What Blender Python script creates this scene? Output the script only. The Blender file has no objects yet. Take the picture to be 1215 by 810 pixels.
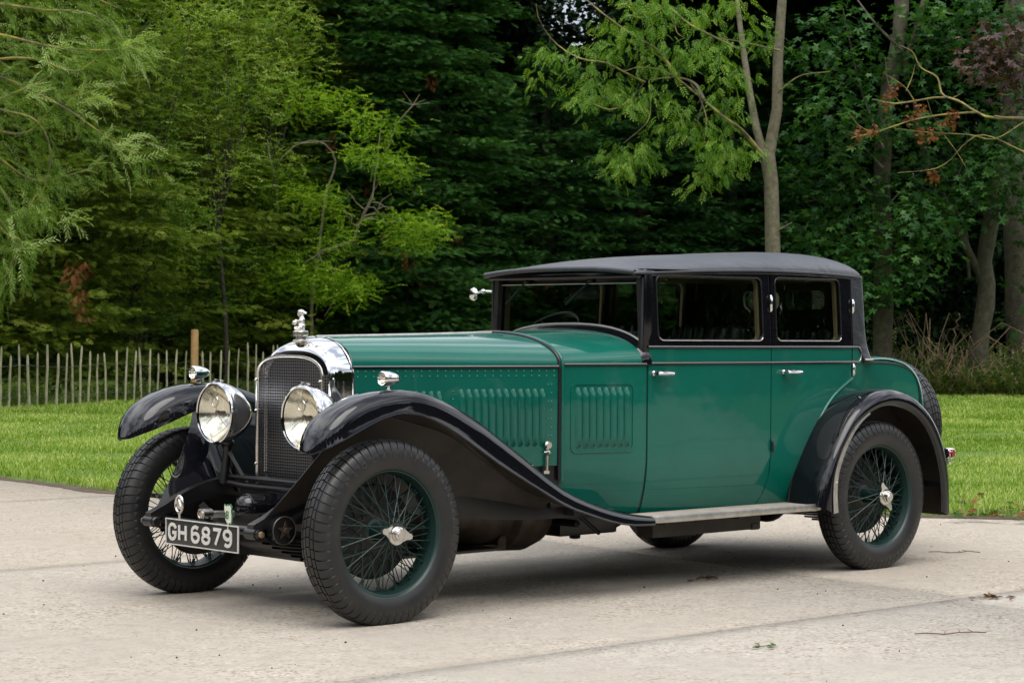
import bpy, bmesh, math, random
import numpy as np
from mathutils import Vector, Matrix
random.seed(7)
R = math.radians
PI = math.pi
SC = bpy.context.scene
COL = SC.collection

# ------------------------------------------------------------------ camera
CX, CY, CZ = -5.6566, -7.6367, 1.2197
YAW, PITCH, ROLL = 0.7453, -0.0042, 0.0067
cam_d = bpy.data.cameras.new('camera')
cam = bpy.data.objects.new('camera', cam_d)
COL.objects.link(cam)
fw = Vector((math.sin(YAW) * math.cos(PITCH), math.cos(YAW) * math.cos(PITCH), math.sin(PITCH)))
rt = Vector((math.cos(YAW), -math.sin(YAW), 0))
up = rt.cross(fw)
r2 = rt * math.cos(ROLL) + up * math.sin(ROLL)
u2 = -rt * math.sin(ROLL) + up * math.cos(ROLL)
M = Matrix((r2, u2, -fw)).transposed().to_4x4()
M.translation = Vector((CX, CY, CZ))
cam.matrix_world = M
cam_d.sensor_width = 36.0
cam_d.lens = 2527.4 / 1215 * 36.0
cam_d.clip_start = 0.1
cam_d.clip_end = 1500
cam_d.dof.use_dof = True
cam_d.dof.focus_distance = 9.2
cam_d.dof.aperture_fstop = 14.0
SC.camera = cam

# ------------------------------------------------------------------ sky, sun, exposure
SUN_EL, SUN_AZ = R(66), R(212)          # direction the light comes from, azimuth clockwise from +Y
world = bpy.data.worlds.new('World')
SC.world = world
world.use_nodes = True
wn, wl = world.node_tree.nodes, world.node_tree.links
wn.clear()
out = wn.new('ShaderNodeOutputWorld')
bg = wn.new('ShaderNodeBackground')
sky = wn.new('ShaderNodeTexSky')
sky.sky_type = 'NISHITA'
sky.sun_disc = False
sky.sun_elevation = SUN_EL
sky.sun_rotation = SUN_AZ
sky.air_density = 1.0
sky.dust_density = 2.0
tc = wn.new('ShaderNodeTexCoord')
mp = wn.new('ShaderNodeMapping')
mp.inputs['Scale'].default_value = (1.0, 1.0, 2.6)
cn = wn.new('ShaderNodeTexNoise')
cn.inputs['Scale'].default_value = 1.9
cn.inputs['Detail'].default_value = 7
cn.inputs['Roughness'].default_value = 0.55
cr = wn.new('ShaderNodeValToRGB')
cr.color_ramp.elements[0].position = 0.40
cr.color_ramp.elements[0].color = (3.6, 4.0, 4.8, 1)
cr.color_ramp.elements[1].position = 0.60
cr.color_ramp.elements[1].color = (15, 15.1, 15.2, 1)
mx = wn.new('ShaderNodeMix')
mx.data_type = 'RGBA'
mx.inputs[0].default_value = 0.85
wl.new(tc.outputs['Generated'], mp.inputs['Vector'])
wl.new(mp.outputs['Vector'], cn.inputs['Vector'])
wl.new(cn.outputs['Fac'], cr.inputs['Fac'])
wl.new(sky.outputs['Color'], mx.inputs[6])
wl.new(cr.outputs['Color'], mx.inputs[7])
# an overcast sky is brighter overhead than at the horizon
sx = wn.new('ShaderNodeSeparateXYZ')
wl.new(tc.outputs['Generated'], sx.inputs[0])
mr_ = wn.new('ShaderNodeMapRange')
mr_.inputs['From Min'].default_value = 0.0
mr_.inputs['From Max'].default_value = 1.0
mr_.inputs['To Min'].default_value = .72
mr_.inputs['To Max'].default_value = 1.35
wl.new(sx.outputs['Z'], mr_.inputs['Value'])
vm = wn.new('ShaderNodeVectorMath')
vm.operation = 'SCALE'
wl.new(mx.outputs[2], vm.inputs[0])
wl.new(mr_.outputs[0], vm.inputs['Scale'])
wl.new(vm.outputs[0], bg.inputs['Color'])
bg.inputs['Strength'].default_value = 0.108
wl.new(bg.outputs['Background'], out.inputs['Surface'])

sun_d = bpy.data.lights.new('sun', 'SUN')
sun_d.energy = 1.7
sun_d.angle = R(50)
sun_d.color = (1.0, 0.96, 0.9)
sun = bpy.data.objects.new('sun', sun_d)
COL.objects.link(sun)
sv = Vector((math.sin(SUN_AZ) * math.cos(SUN_EL), math.cos(SUN_AZ) * math.cos(SUN_EL), math.sin(SUN_EL)))
sun.rotation_euler = sv.to_track_quat('Z', 'Y').to_euler()

SC.view_settings.view_transform = 'Standard'
SC.view_settings.look = 'None'
SC.view_settings.exposure = 0.58
SC.view_settings.gamma = 1.0
SC.render.engine = 'CYCLES'
SC.cycles.use_denoising = True
SC.cycles.max_bounces = 10
SC.cycles.diffuse_bounces = 3
SC.cycles.glossy_bounces = 5
SC.cycles.transmission_bounces = 6
SC.cycles.transparent_max_bounces = 16
SC.cycles.caustics_reflective = False
SC.cycles.caustics_refractive = False


# ------------------------------------------------------------------ materials
def mat(name, col=(.5, .5, .5), rough=.5, metal=0., coat=0., spec=.5, coat_rough=.03, bump=None, vary=None, ior=1.5, emit=None):
    """bump = (scale, strength, distance); vary = (scale, colour2, lo, hi[, detail])"""
    m = bpy.data.materials.new(name)
    m.use_nodes = True
    n, l = m.node_tree.nodes, m.node_tree.links
    b = n['Principled BSDF']
    b.inputs['Base Color'].default_value = (*col, 1)
    b.inputs['Roughness'].default_value = rough
    b.inputs['Metallic'].default_value = metal
    b.inputs['Coat Weight'].default_value = coat
    b.inputs['Coat Roughness'].default_value = coat_rough
    b.inputs['Specular IOR Level'].default_value = spec
    t = None
    if bump or vary:
        t = n.new('ShaderNodeTexCoord')
    if vary:
        ns = n.new('ShaderNodeTexNoise')
        ns.inputs['Scale'].default_value = vary[0]
        ns.inputs['Detail'].default_value = vary[4] if len(vary) > 4 else 5
        ns.inputs['Roughness'].default_value = .62
        l.new(t.outputs['Object'], ns.inputs['Vector'])
        rp = n.new('ShaderNodeValToRGB')
        rp.color_ramp.elements[0].position = vary[2]
        rp.color_ramp.elements[0].color = (*col, 1)
        rp.color_ramp.elements[1].position = vary[3]
        rp.color_ramp.elements[1].color = (*vary[1], 1)
        l.new(ns.outputs['Fac'], rp.inputs['Fac'])
        l.new(rp.outputs['Color'], b.inputs['Base Color'])
    if bump:
        nb = n.new('ShaderNodeTexNoise')
        nb.inputs['Scale'].default_value = bump[0]
        nb.inputs['Detail'].default_value = 4
        l.new(t.outputs['Object'], nb.inputs['Vector'])
        bp = n.new('ShaderNodeBump')
        bp.inputs['Strength'].default_value = bump[1]
        bp.inputs['Distance'].default_value = bump[2]
        l.new(nb.outputs['Fac'], bp.inputs['Height'])
        l.new(bp.outputs['Normal'], b.inputs['Normal'])
    return m


def leaf_mat(name, c0, c1, c2, trans=.35, rough=.5, spec=.35):
    spec = spec * .35
    """leaf colour picked by the per-leaf attribute 'tint' (0..1)"""
    m = bpy.data.materials.new(name)
    m.use_nodes = True
    n, l = m.node_tree.nodes, m.node_tree.links
    b = n['Principled BSDF']
    b.inputs['Roughness'].default_value = rough
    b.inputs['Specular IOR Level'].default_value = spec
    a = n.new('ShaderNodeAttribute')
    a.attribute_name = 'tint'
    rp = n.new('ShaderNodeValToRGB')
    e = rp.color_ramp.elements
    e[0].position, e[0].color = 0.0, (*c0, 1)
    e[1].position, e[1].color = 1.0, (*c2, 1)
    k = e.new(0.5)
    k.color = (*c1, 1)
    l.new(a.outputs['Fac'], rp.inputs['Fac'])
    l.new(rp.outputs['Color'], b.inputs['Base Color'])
    tr = n.new('ShaderNodeBsdfTranslucent')
    mul = n.new('ShaderNodeMix')
    mul.data_type = 'RGBA'
    mul.blend_type = 'MULTIPLY'
    mul.inputs[0].default_value = 1
    mul.inputs[7].default_value = (1.25, 1.35, .6, 1)
    l.new(rp.outputs['Color'], mul.inputs[6])
    l.new(mul.outputs[2], tr.inputs['Color'])
    ms = n.new('ShaderNodeMixShader')
    ms.inputs[0].default_value = trans
    l.new(b.outputs[0], ms.inputs[1])
    l.new(tr.outputs[0], ms.inputs[2])
    l.new(ms.outputs[0], n['Material Output'].inputs['Surface'])
    return m


def glass_mat(name, tint=(.9, .93, .92), refl=.0, rough=0.0):
    m = bpy.data.materials.new(name)
    m.use_nodes = True
    n, l = m.node_tree.nodes, m.node_tree.links
    n.remove(n['Principled BSDF'])
    tr = n.new('ShaderNodeBsdfTransparent')
    tr.inputs['Color'].default_value = (*tint, 1)
    gl = n.new('ShaderNodeBsdfGlossy')
    gl.inputs['Roughness'].default_value = rough
    lw = n.new('ShaderNodeLayerWeight')
    lw.inputs['Blend'].default_value = .5
    pw = n.new('ShaderNodeMath')
    pw.operation = 'POWER'
    pw.inputs[1].default_value = 4.0
    l.new(lw.outputs['Facing'], pw.inputs[0])
    ad = n.new('ShaderNodeMath')
    ad.operation = 'MULTIPLY_ADD'
    ad.inputs[1].default_value = .9
    ad.inputs[2].default_value = .045 + refl
    l.new(pw.outputs[0], ad.inputs[0])
    ms = n.new('ShaderNodeMixShader')
    l.new(ad.outputs[0], ms.inputs[0])
    l.new(tr.outputs[0], ms.inputs[1])
    l.new(gl.outputs[0], ms.inputs[2])
    l.new(ms.outputs[0], n['Material Output'].inputs['Surface'])
    return m


def paint_mat(name, col, col2, rough=.35, coat=.8, orange=.02, coat_rough=.04):
    m = mat(name, col, rough, 0, coat, .5, coat_rough, vary=(2.2, col2, .3, .75, 8))
    n, l = m.node_tree.nodes, m.node_tree.links
    b = n['Principled BSDF']
    t = n.new('ShaderNodeTexCoord')
    nz = n.new('ShaderNodeTexNoise')
    nz.inputs['Scale'].default_value = 5
    nz.inputs['Detail'].default_value = 2
    l.new(t.outputs['Object'], nz.inputs['Vector'])
    bp = n.new('ShaderNodeBump')
    bp.inputs['Strength'].default_value = orange
    bp.inputs['Distance'].default_value = .02
    l.new(nz.outputs['Fac'], bp.inputs['Height'])
    l.new(bp.outputs['Normal'], b.inputs['Coat Normal'])
    mr = n.new('ShaderNodeMapRange')
    mr.inputs['To Min'].default_value = rough - .08
    mr.inputs['To Max'].default_value = rough + .12
    l.new(nz.outputs['Fac'], mr.inputs['Value'])
    l.new(mr.outputs[0], b.inputs['Roughness'])
    return m


GREEN = paint_mat('green cellulose paint', (.0006, .086, .061), (.0012, .112, .078), rough=.4, coat=.8, coat_rough=.03, orange=.05)
GREEN.node_tree.nodes['Principled BSDF'].inputs['Specular IOR Level'].default_value = .12
BLACKP = paint_mat('gloss black paint', (.004, .004, .006), (.006, .006, .008), rough=.3, coat=1.0, coat_rough=.015, orange=.04)
BLACKP.node_tree.nodes['Principled BSDF'].inputs['Specular IOR Level'].default_value = .0
CHASSIS = mat('chassis black', (.005, .005, .006), .30, vary=(9, (.014, .012, .010), .45, .8))
CABBLK = mat('cabin frame black', (.003, .003, .004), .12)
UNDER = mat('wing underside', (.011, .009, .007), .6, vary=(6, (.045, .034, .022), .35, .8), bump=(40, .3, .004))
CHROME = mat('chrome plate', (.70, .70, .70), .07, 1.0, bump=(14, .02, .01))
NICKEL = mat('nickel', (.68, .66, .62), .2, 1.0, vary=(30, (.5, .48, .45), .4, .8))
ALU = mat('aluminium trim', (.62, .60, .56), .38, 1.0, vary=(20, (.38, .35, .31), .4, .8))
RUBBER = mat('tyre rubber', (.0085, .0088, .0095), .42, vary=(14, (.022, .020, .018), .35, .8), bump=(120, .25, .002))
WGREEN = mat('wheel green paint', (.005, .022, .018), .42, 0, .0, vary=(12, (.008, .030, .025), .4, .8))
LEATHER = mat('black leathercloth', (.013, .015, .020), .36, 0, 0, .55, bump=(22, .35, .012), vary=(6, (.034, .037, .046), .35, .8, 8))
SEAT = mat('black seat leather', (.012, .012, .013), .35, bump=(60, .3, .003))
TAN = mat('tan trim', (.30, .20, .12), .5, vary=(8, (.42, .31, .2), .3, .8))
HEADLINE = mat('brown headlining', (.055, .035, .022), .85)
MESHM = mat('stone guard mesh', (.20, .20, .21), .4, .9)
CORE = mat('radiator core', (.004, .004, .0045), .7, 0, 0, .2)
ENGINE = mat('oily cast alloy', (.05, .038, .027), .5, .35, vary=(12, (.13, .10, .07), .4, .8), bump=(30, .3, .004))
GLASS = glass_mat('window glass', (.72, .77, .72), .0)
RIVET = mat('rivet heads with painted highlight', (.06, .22, .18), .3)  # lighter green paints a highlight onto the rivet heads
TRIM = mat('dull plated trim', (.34, .33, .31), .35, 1.0)
LENS = glass_mat('lamp glass', (.96, .97, .95), .04, .02)
REFLECT = mat('lamp reflector', (.90, .85, .74), .16, 1.0, bump=(24, .12, .01))
REDGL = mat('red lens', (.25, .01, .01), .15, 0, .5)
PLATE_B = mat('plate black', (.015, .015, .016), .4)
PLATE_W = mat('plate letters', (.62, .61, .57), .45, .1, vary=(60, (.45, .44, .41), .4, .8))
BWHITE = mat('badge enamel white', (.6, .62, .52), .3)
BGREEN = mat('badge enamel green', (.02, .12, .05), .3)
BOARD = mat('running board rubber', (.33, .29, .25), .7, vary=(12, (.22, .19, .16), .35, .75), bump=(50, .3, .003))
LETTER = mat('raised tyre letters', (.045, .044, .043), .55)
BRASS = mat('worn brass', (.45, .33, .2), .4, .9)


# ------------------------------------------------------------------ geometry helpers
def spl(xs, ys):
    """smooth (Catmull-Rom/Hermite) interpolation"""
    xs = [float(v) for v in xs]
    ys = [float(v) for v in ys]
    n = len(xs)
    ms = []
    for i in range(n):
        if i == 0:
            ms.append((ys[1] - ys[0]) / (xs[1] - xs[0]))
        elif i == n - 1:
            ms.append((ys[-1] - ys[-2]) / (xs[-1] - xs[-2]))
        else:
            ms.append((ys[i + 1] - ys[i - 1]) / (xs[i + 1] - xs[i - 1]))

    def f(x):
        if x <= xs[0]:
            return ys[0]
        if x >= xs[-1]:
            return ys[-1]
        i = 0
        while x > xs[i + 1]:
            i += 1
        h = xs[i + 1] - xs[i]
        t = (x - xs[i]) / h
        a, b = ys[i], ys[i + 1]
        return (2 * t ** 3 - 3 * t * t + 1) * a + (t ** 3 - 2 * t * t + t) * h * ms[i] + (-2 * t ** 3 + 3 * t * t) * b + (t ** 3 - t * t) * h * ms[i + 1]
    return f


def curve(pts, n):
    """resample a point list smoothly by chord length"""
    d = [0]
    for a, b in zip(pts[:-1], pts[1:]):
        d.append(d[-1] + math.dist(a, b))
    fs = [spl(d, [p[k] for p in pts]) for k in range(len(pts[0]))]
    return [tuple(f(d[-1] * i / (n - 1)) for f in fs) for i in range(n)]


class MB:
    def __init__(s):
        s.v, s.f, s.m = [], [], []
        s.mi = 0

    def add(s, V, F):
        o = len(s.v)
        s.v += [tuple(p) for p in V]
        s.f += [tuple(i + o for i in f) for f in F]
        s.m += [s.mi] * len(F)
        return s

    def box(s, c, size, rot=None):
        hx, hy, hz = [k / 2 for k in size]
        V = [Vector((x, y, z)) for x in (-hx, hx) for y in (-hy, hy) for z in (-hz, hz)]
        if rot:
            V = [rot @ v for v in V]
        V = [v + Vector(c) for v in V]
        return s.add(V, [(0, 1, 3, 2), (4, 6, 7, 5), (0, 4, 5, 1), (2, 3, 7, 6), (0, 2, 6, 4), (1, 5, 7, 3)])

    def tube(s, pts, r, n=8, caps=True, flat=None):
        P = [Vector(p) for p in pts]
        k = len(P)
        rr = [r] * k if not hasattr(r, '__len__') else list(r)
        T = []
        for i in range(k):
            a = P[max(i - 1, 0)]
            b = P[min(i + 1, k - 1)]
            T.append((b - a).normalized())
        nrm = T[0].orthogonal().normalized() if abs(T[0].z) > .9 else T[0].cross(Vector((0, 0, 1))).normalized()
        V, F = [], []
        for i in range(k):
            nrm = (nrm - T[i] * nrm.dot(T[i])).normalized()
            bn = T[i].cross(nrm)
            for j in range(n):
                a = 2 * PI * j / n
                q = nrm * math.cos(a) * rr[i] + bn * math.sin(a) * rr[i] * (flat or 1)
                V.append(P[i] + q)
        for i in range(k - 1):
            for j in range(n):
                j2 = (j + 1) % n
                F.append((i * n + j, i * n + j2, (i + 1) * n + j2, (i + 1) * n + j))
        if caps:
            F.append(tuple(range(n - 1, -1, -1)))
            F.append(tuple((k - 1) * n + j for j in range(n)))
        return s.add(V, F)

    def lathe(s, prof, origin=(0, 0, 0), axis=(0, 1, 0), n=32, cap0=False, cap1=False):
        """prof = [(axial, radius)]"""
        A = Vector(axis).normalized()
        u = Vector((0, 0, 1)) if abs(A.z) < .9 else Vector((1, 0, 0))
        u = (u - A * u.dot(A)).normalized()
        w = A.cross(u)
        O = Vector(origin)
        V, F = [], []
        for (a, r) in prof:
            for j in range(n):
                t = 2 * PI * j / n
                V.append(O + A * a + (u * math.cos(t) + w * math.sin(t)) * r)
        for i in range(len(prof) - 1):
            for j in range(n):
                j2 = (j + 1) % n
                F.append((i * n + j, (i + 1) * n + j, (i + 1) * n + j2, i * n + j2))
        if cap0:
            F.append(tuple(range(n)))
        if cap1:
            F.append(tuple((len(prof) - 1) * n + j for j in range(n - 1, -1, -1)))
        return s.add(V, F)

    def grid(s, G, cu=False, cv=False):
        nu, nv = len(G), len(G[0])
        V = [p for row in G for p in row]
        F = []
        for i in range(nu if cu else nu - 1):
            for j in range(nv if cv else nv - 1):
                i2, j2 = (i + 1) % nu, (j + 1) % nv
                F.append((i * nv + j, i2 * nv + j, i2 * nv + j2, i * nv + j2))
        return s.add(V, F)

    def shell(s, G, th, inner=None, flip=False):
        """grid with thickness; th > 0 goes against the normal; inner = material index of the underside"""
        nu, nv = len(G), len(G[0])
        P = [[Vector(p) for p in row] for row in G]
        sg = -1 if flip else 1
        Q = []
        for i in range(nu):
            row = []
            for j in range(nv):
                a = P[min(i + 1, nu - 1)][j] - P[max(i - 1, 0)][j]
                b = P[i][min(j + 1, nv - 1)] - P[i][max(j - 1, 0)]
                nn = a.cross(b)
                nn = nn.normalized() if nn.length > 1e-9 else Vector((0, 0, 1))
                row.append(P[i][j] - nn * th * sg)
            Q.append(row)
        m0 = s.mi
        s.grid(P)
        if inner is not None:
            s.mi = inner
        s.grid([list(reversed(r)) for r in Q])
        s.mi = m0
        for i in range(nu - 1):
            s.add([P[i][0], P[i + 1][0], Q[i + 1][0], Q[i][0]], [(0, 1, 2, 3)])
            s.add([P[i][-1], P[i + 1][-1], Q[i + 1][-1], Q[i][-1]], [(3, 2, 1, 0)])
        for j in range(nv - 1):
            s.add([P[0][j], P[0][j + 1], Q[0][j + 1], Q[0][j]], [(0, 1, 2, 3)])
            s.add([P[-1][j], P[-1][j + 1], Q[-1][j + 1], Q[-1][j]], [(3, 2, 1, 0)])
        return s

    def prism(s, pts, vec):
        n = len(pts)
        V = [Vector(p) for p in pts] + [Vector(p) + Vector(vec) for p in pts]
        F = [tuple(range(n)), tuple(range(2 * n - 1, n - 1, -1))]
        for i in range(n):
            j = (i + 1) % n
            F.append((i, i + n, j + n, j))
        return s.add(V, F)

    def ball(s, c, r, n=16, m=10, rot=None):
        rx, ry, rz = r if hasattr(r, '__len__') else (r, r, r)
        V, F = [], []
        for i in range(m + 1):
            p = PI * i / m
            for j in range(n):
                t = 2 * PI * j / n
                v = Vector((rx * math.sin(p) * math.cos(t), ry * math.sin(p) * math.sin(t), rz * math.cos(p)))
                if rot:
                    v = rot @ v
                V.append(v + Vector(c))
        for i in range(m):
            for j in range(n):
                j2 = (j + 1) % n
                F.append((i * n + j, (i + 1) * n + j, (i + 1) * n + j2, i * n + j2))
        return s.add(V, F)

    def mirror(s):
        o = MB()
        o.v = [(x, -y, z) for x, y, z in s.v]
        o.f = [tuple(reversed(f)) for f in s.f]
        o.m = list(s.m)
        return o

    def join(s, o):
        k = len(s.v)
        s.v += o.v
        s.f += [tuple(i + k for i in f) for f in o.f]
        s.m += o.m
        return s

    def build(s, name, mats, parent=None, sharp=32, merge=True, bevel=None, recalc=True, flat=False):
        me = bpy.data.meshes.new(name)
        bm = bmesh.new()
        vs = [bm.verts.new(p) for p in s.v]
        bm.verts.ensure_lookup_table()
        for f, m in zip(s.f, s.m):
            q = []
            for i in f:
                if vs[i] not in q:
                    q.append(vs[i])
            if len(q) < 3:
                continue
            try:
                fc = bm.faces.new(q)
                fc.material_index = m
            except ValueError:
                pass
        if merge:
            bmesh.ops.remove_doubles(bm, verts=bm.verts, dist=1e-5)
        bmesh.ops.dissolve_degenerate(bm, dist=1e-6, edges=bm.edges)
        if recalc:
            bmesh.ops.recalc_face_normals(bm, faces=bm.faces)
        if bevel:
            es = [e for e in bm.edges if len(e.link_faces) == 2 and e.calc_face_angle(0) > R(40)]
            bmesh.ops.bevel(bm, geom=es, offset=bevel, segments=2, profile=.6, affect='EDGES', clamp_overlap=True)
        sh = R(sharp)
        for f in bm.faces:
            f.smooth = not flat
        for e in bm.edges:
            if len(e.link_faces) == 2 and e.calc_face_angle(0) > sh:
                e.smooth = False
        bm.to_mesh(me)
        bm.free()
        for m in (mats if isinstance(mats, (list, tuple)) else [mats]):
            me.materials.append(m)
        return link(name, me, parent)


def link(name, me, parent=None):
    o = bpy.data.objects.new(name, me)
    COL.objects.link(o)
    if parent is not None:
        o.parent = parent
        w = Vector((0, 0, 0))
        q = parent
        while q is not None:
            w += q.location
            q = q.parent
        o.location = -w
    return o


def np_mesh(name, V, F, mats, parent=None, tint=None, smooth=False):
    """fast mesh from arrays; F is (n,k)"""
    me = bpy.data.meshes.new(name)
    V = np.asarray(V, np.float32)
    F = np.asarray(F, np.int32)
    me.vertices.add(len(V))
    me.vertices.foreach_set('co', V.ravel())
    k = F.shape[1]
    me.loops.add(F.size)
    me.loops.foreach_set('vertex_index', F.ravel())
    me.polygons.add(len(F))
    me.polygons.foreach_set('loop_start', np.arange(0, F.size, k, dtype=np.int32))
    me.update(calc_edges=True)
    if tint is not None:
        a = me.attributes.new('tint', 'FLOAT', 'POINT')
        a.data.foreach_set('value', np.asarray(tint, np.float32))
    if smooth:
        me.polygons.foreach_set('use_smooth', np.ones(len(F), bool))
    for m in (mats if isinstance(mats, (list, tuple)) else [mats]):
        me.materials.append(m)
    return link(name, me, parent)


def empty(name, loc, label=None, cat=None, group=None, kind=None):
    o = bpy.data.objects.new(name, None)
    COL.objects.link(o)
    o.location = loc
    return tag(o, label, cat, group, kind)


def tag(o, label=None, cat=None, group=None, kind=None):
    if label:
        o['label'] = label
    if cat:
        o['category'] = cat
    if group:
        o['group'] = group
    if kind:
        o['kind'] = kind
    return o


def panel(outline, holes, thick, fmap, cuts_u=(), cuts_z=(), mi=0, mb=None):
    """flat outline with holes in (u, z), sliced, then bent by fmap(u, z, depth) into a solid sheet"""
    bm = bmesh.new()
    for loop in [outline] + list(holes):
        vs = [bm.verts.new((u, 0, z)) for u, z in loop]
        for a, b in zip(vs, vs[1:] + vs[:1]):
            bm.edges.new((a, b))
    bmesh.ops.triangle_fill(bm, use_beauty=True, use_dissolve=False, edges=bm.edges[:])
    bmesh.ops.dissolve_limit(bm, angle_limit=.01, verts=bm.verts, edges=bm.edges, delimit=set())
    for u in cuts_u:
        bmesh.ops.bisect_plane(bm, geom=bm.verts[:] + bm.edges[:] + bm.faces[:], plane_co=(u, 0, 0), plane_no=(1, 0, 0))
    for z in cuts_z:
        bmesh.ops.bisect_plane(bm, geom=bm.verts[:] + bm.edges[:] + bm.faces[:], plane_co=(0, 0, z), plane_no=(0, 0, 1))
    bmesh.ops.triangulate(bm, faces=[f for f in bm.faces if len(f.verts) > 4])
    bm.verts.index_update()
    for f in bm.faces:
        f.normal_update()
    n = len(bm.verts)
    V = [fmap(v.co.x, v.co.z, 0) for v in bm.verts] + [fmap(v.co.x, v.co.z, thick) for v in bm.verts]
    F = []
    for f in bm.faces:
        ids = [v.index for v in f.verts]
        if f.normal.y > 0:
            ids.reverse()
        F.append(tuple(ids))
        F.append(tuple(i + n for i in reversed(ids)))
    for e in bm.edges:
        if len(e.link_faces) == 1:
            a, b = e.verts[0].index, e.verts[1].index
            F.append((a, b, b + n, a + n))
    bm.free()
    mb = mb or MB()
    mb.mi = mi
    return mb.add(V, F)


def rrect(x0, x1, z0, z1, r, n=6):
    P = []
    for cx_, cz_, a0 in ((x1 - r, z1 - r, 0), (x0 + r, z1 - r, 90), (x0 + r, z0 + r, 180), (x1 - r, z0 + r, 270)):
        for i in range(n + 1):
            a = R(a0 + 90 * i / n)
            P.append((cx_ + r * math.cos(a), cz_ + r * math.sin(a)))
    return P


def frange(a, b, s):
    n = max(1, int(round((b - a) / s)))
    return [a + (b - a) * i / n for i in range(1, n)]


# ------------------------------------------------------------------ setting: drive, lawn, ground
def view_spot(ahead, right=0.0):
    """ground point so many metres in front of / to the right of where the photographer stood"""
    return (CX + math.sin(YAW) * ahead + math.cos(YAW) * right, CY + math.cos(YAW) * ahead - math.sin(YAW) * right)


VF = np.array([math.sin(YAW), math.cos(YAW)])
VR = np.array([math.cos(YAW), -math.sin(YAW)])

CONC = bpy.data.materials.new('weathered concrete')
CONC.use_nodes = True
n_, l_ = CONC.node_tree.nodes, CONC.node_tree.links
b_ = n_['Principled BSDF']
b_.inputs['Roughness'].default_value = .85
b_.inputs['Specular IOR Level'].default_value = .25
t_ = n_.new('ShaderNodeTexCoord')


def _noise(scale, detail, rough=.6):
    k = n_.new('ShaderNodeTexNoise')
    k.inputs['Scale'].default_value = scale
    k.inputs['Detail'].default_value = detail
    k.inputs['Roughness'].default_value = rough
    l_.new(t_.outputs['Object'], k.inputs['Vector'])
    return k


def _ramp(src, stops):
    k = n_.new('ShaderNodeValToRGB')
    e = k.color_ramp.elements
    e[0].position, e[0].color = stops[0][0], (*stops[0][1], 1)
    e[1].position, e[1].color = stops[-1][0], (*stops[-1][1], 1)
    for p, c in stops[1:-1]:
        q = e.new(p)
        q.color = (*c, 1)
    l_.new(src, k.inputs['Fac'])
    return k


def _mix(kind, fac, a, b):
    k = n_.new('ShaderNodeMix')
    k.data_type = 'RGBA'
    k.blend_type = kind
    if hasattr(fac, 'links'):
        l_.new(fac, k.inputs[0])
    else:
        k.inputs[0].default_value = fac
    l_.new(a, k.inputs[6])
    if hasattr(b, 'links'):
        l_.new(b, k.inputs[7])
    else:
        k.inputs[7].default_value = (*b, 1)
    return k.outputs[2]


big = _ramp(_noise(.55, 6, .6).outputs['Fac'], [(.25, (.315, .278, .230)), (.5, (.362, .327, .279)), (.75, (.40, .367, .320))])
mid = _ramp(_noise(9, 8, .7).outputs['Fac'], [(.3, (.86, .85, .84)), (.5, (1, 1, 1)), (.72, (1.08, 1.07, 1.05))])
c_ = _mix('MULTIPLY', 1, big.outputs['Color'], mid.outputs['Color'])
vo = n_.new('ShaderNodeTexVoronoi')
vo.inputs['Scale'].default_value = 75
l_.new(t_.outputs['Object'], vo.inputs['Vector'])
agg = n_.new('ShaderNodeSeparateColor')
l_.new(vo.outputs['Color'], agg.inputs[0])
sp = _ramp(agg.outputs[0], [(0, (.46, .38, .30)), (.16, (.80, .73, .65)), (.34, (1, 1, 1)), (.86, (1, 1, 1)), (1, (1.35, 1.33, 1.3))])
wear = _ramp(_noise(1.1, 4).outputs['Fac'], [(.38, (.18, .18, .18)), (.62, (.95, .95, .95))])
c_ = _mix('MULTIPLY', wear.outputs['Color'], c_, sp.outputs['Color'])
fine = _ramp(_noise(260, 2).outputs['Fac'], [(.3, (.78, .78, .78)), (.7, (1.16, 1.16, 1.16))])
c_ = _mix('MULTIPLY', 1, c_, fine.outputs['Color'])
at_ = n_.new('ShaderNodeAttribute')
at_.attribute_name = 'tint'
tr_ = _ramp(at_.outputs['Fac'], [(0, (.93, .87, .80)), (.5, (1, .985, .965)), (1, (1.05, 1.07, 1.10))])
c_ = _mix('MULTIPLY', 1, c_, tr_.outputs['Color'])
l_.new(c_, b_.inputs['Base Color'])
bp_ = n_.new('ShaderNodeBump')
bp_.inputs['Strength'].default_value = .5
bp_.inputs['Distance'].default_value = .004
l_.new(_noise(150, 4, .7).outputs['Fac'], bp_.inputs['Height'])
l_.new(bp_.outputs['Normal'], b_.inputs['Normal'])

SOIL = mat('soil', (.05, .036, .022), .95, vary=(7, (.10, .075, .045), .3, .75), bump=(25, .8, .03))
TURF = mat('turf', (.07, .13, .014), .95, vary=(3, (.12, .19, .025), .3, .7), bump=(60, .9, .03))
GROUND = mat('ground soil and litter', (.035, .030, .018), .95, vary=(1.5, (.05, .055, .02), .3, .7), bump=(6, .6, .1))

# lawn edge, read as a wandering line where turf meets concrete
EDGE = [(3.6, 60), (3.25, 20), (3.12, 12), (3.05, 8), (3.03, 7.1), (2.93, 6.1), (3.3, 5.2), (4.2, 3.8), (6.15, .88), (6.47, .46), (9, -3.3), (16, -14), (40, -50)]


def edge_x(y):
    pts = EDGE
    for (x0, y0), (x1, y1) in zip(pts, pts[1:]):
        if y0 >= y >= y1:
            t = (y0 - y) / (y0 - y1)
            return x0 + (x1 - x0) * t
    return pts[0][0] if y > pts[0][1] else pts[-1][0]


def joint_x(y):
    return 2.82 + .105 * y if y > -1.78 else 2.50 + .09 * (y + 1.78)


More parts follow.
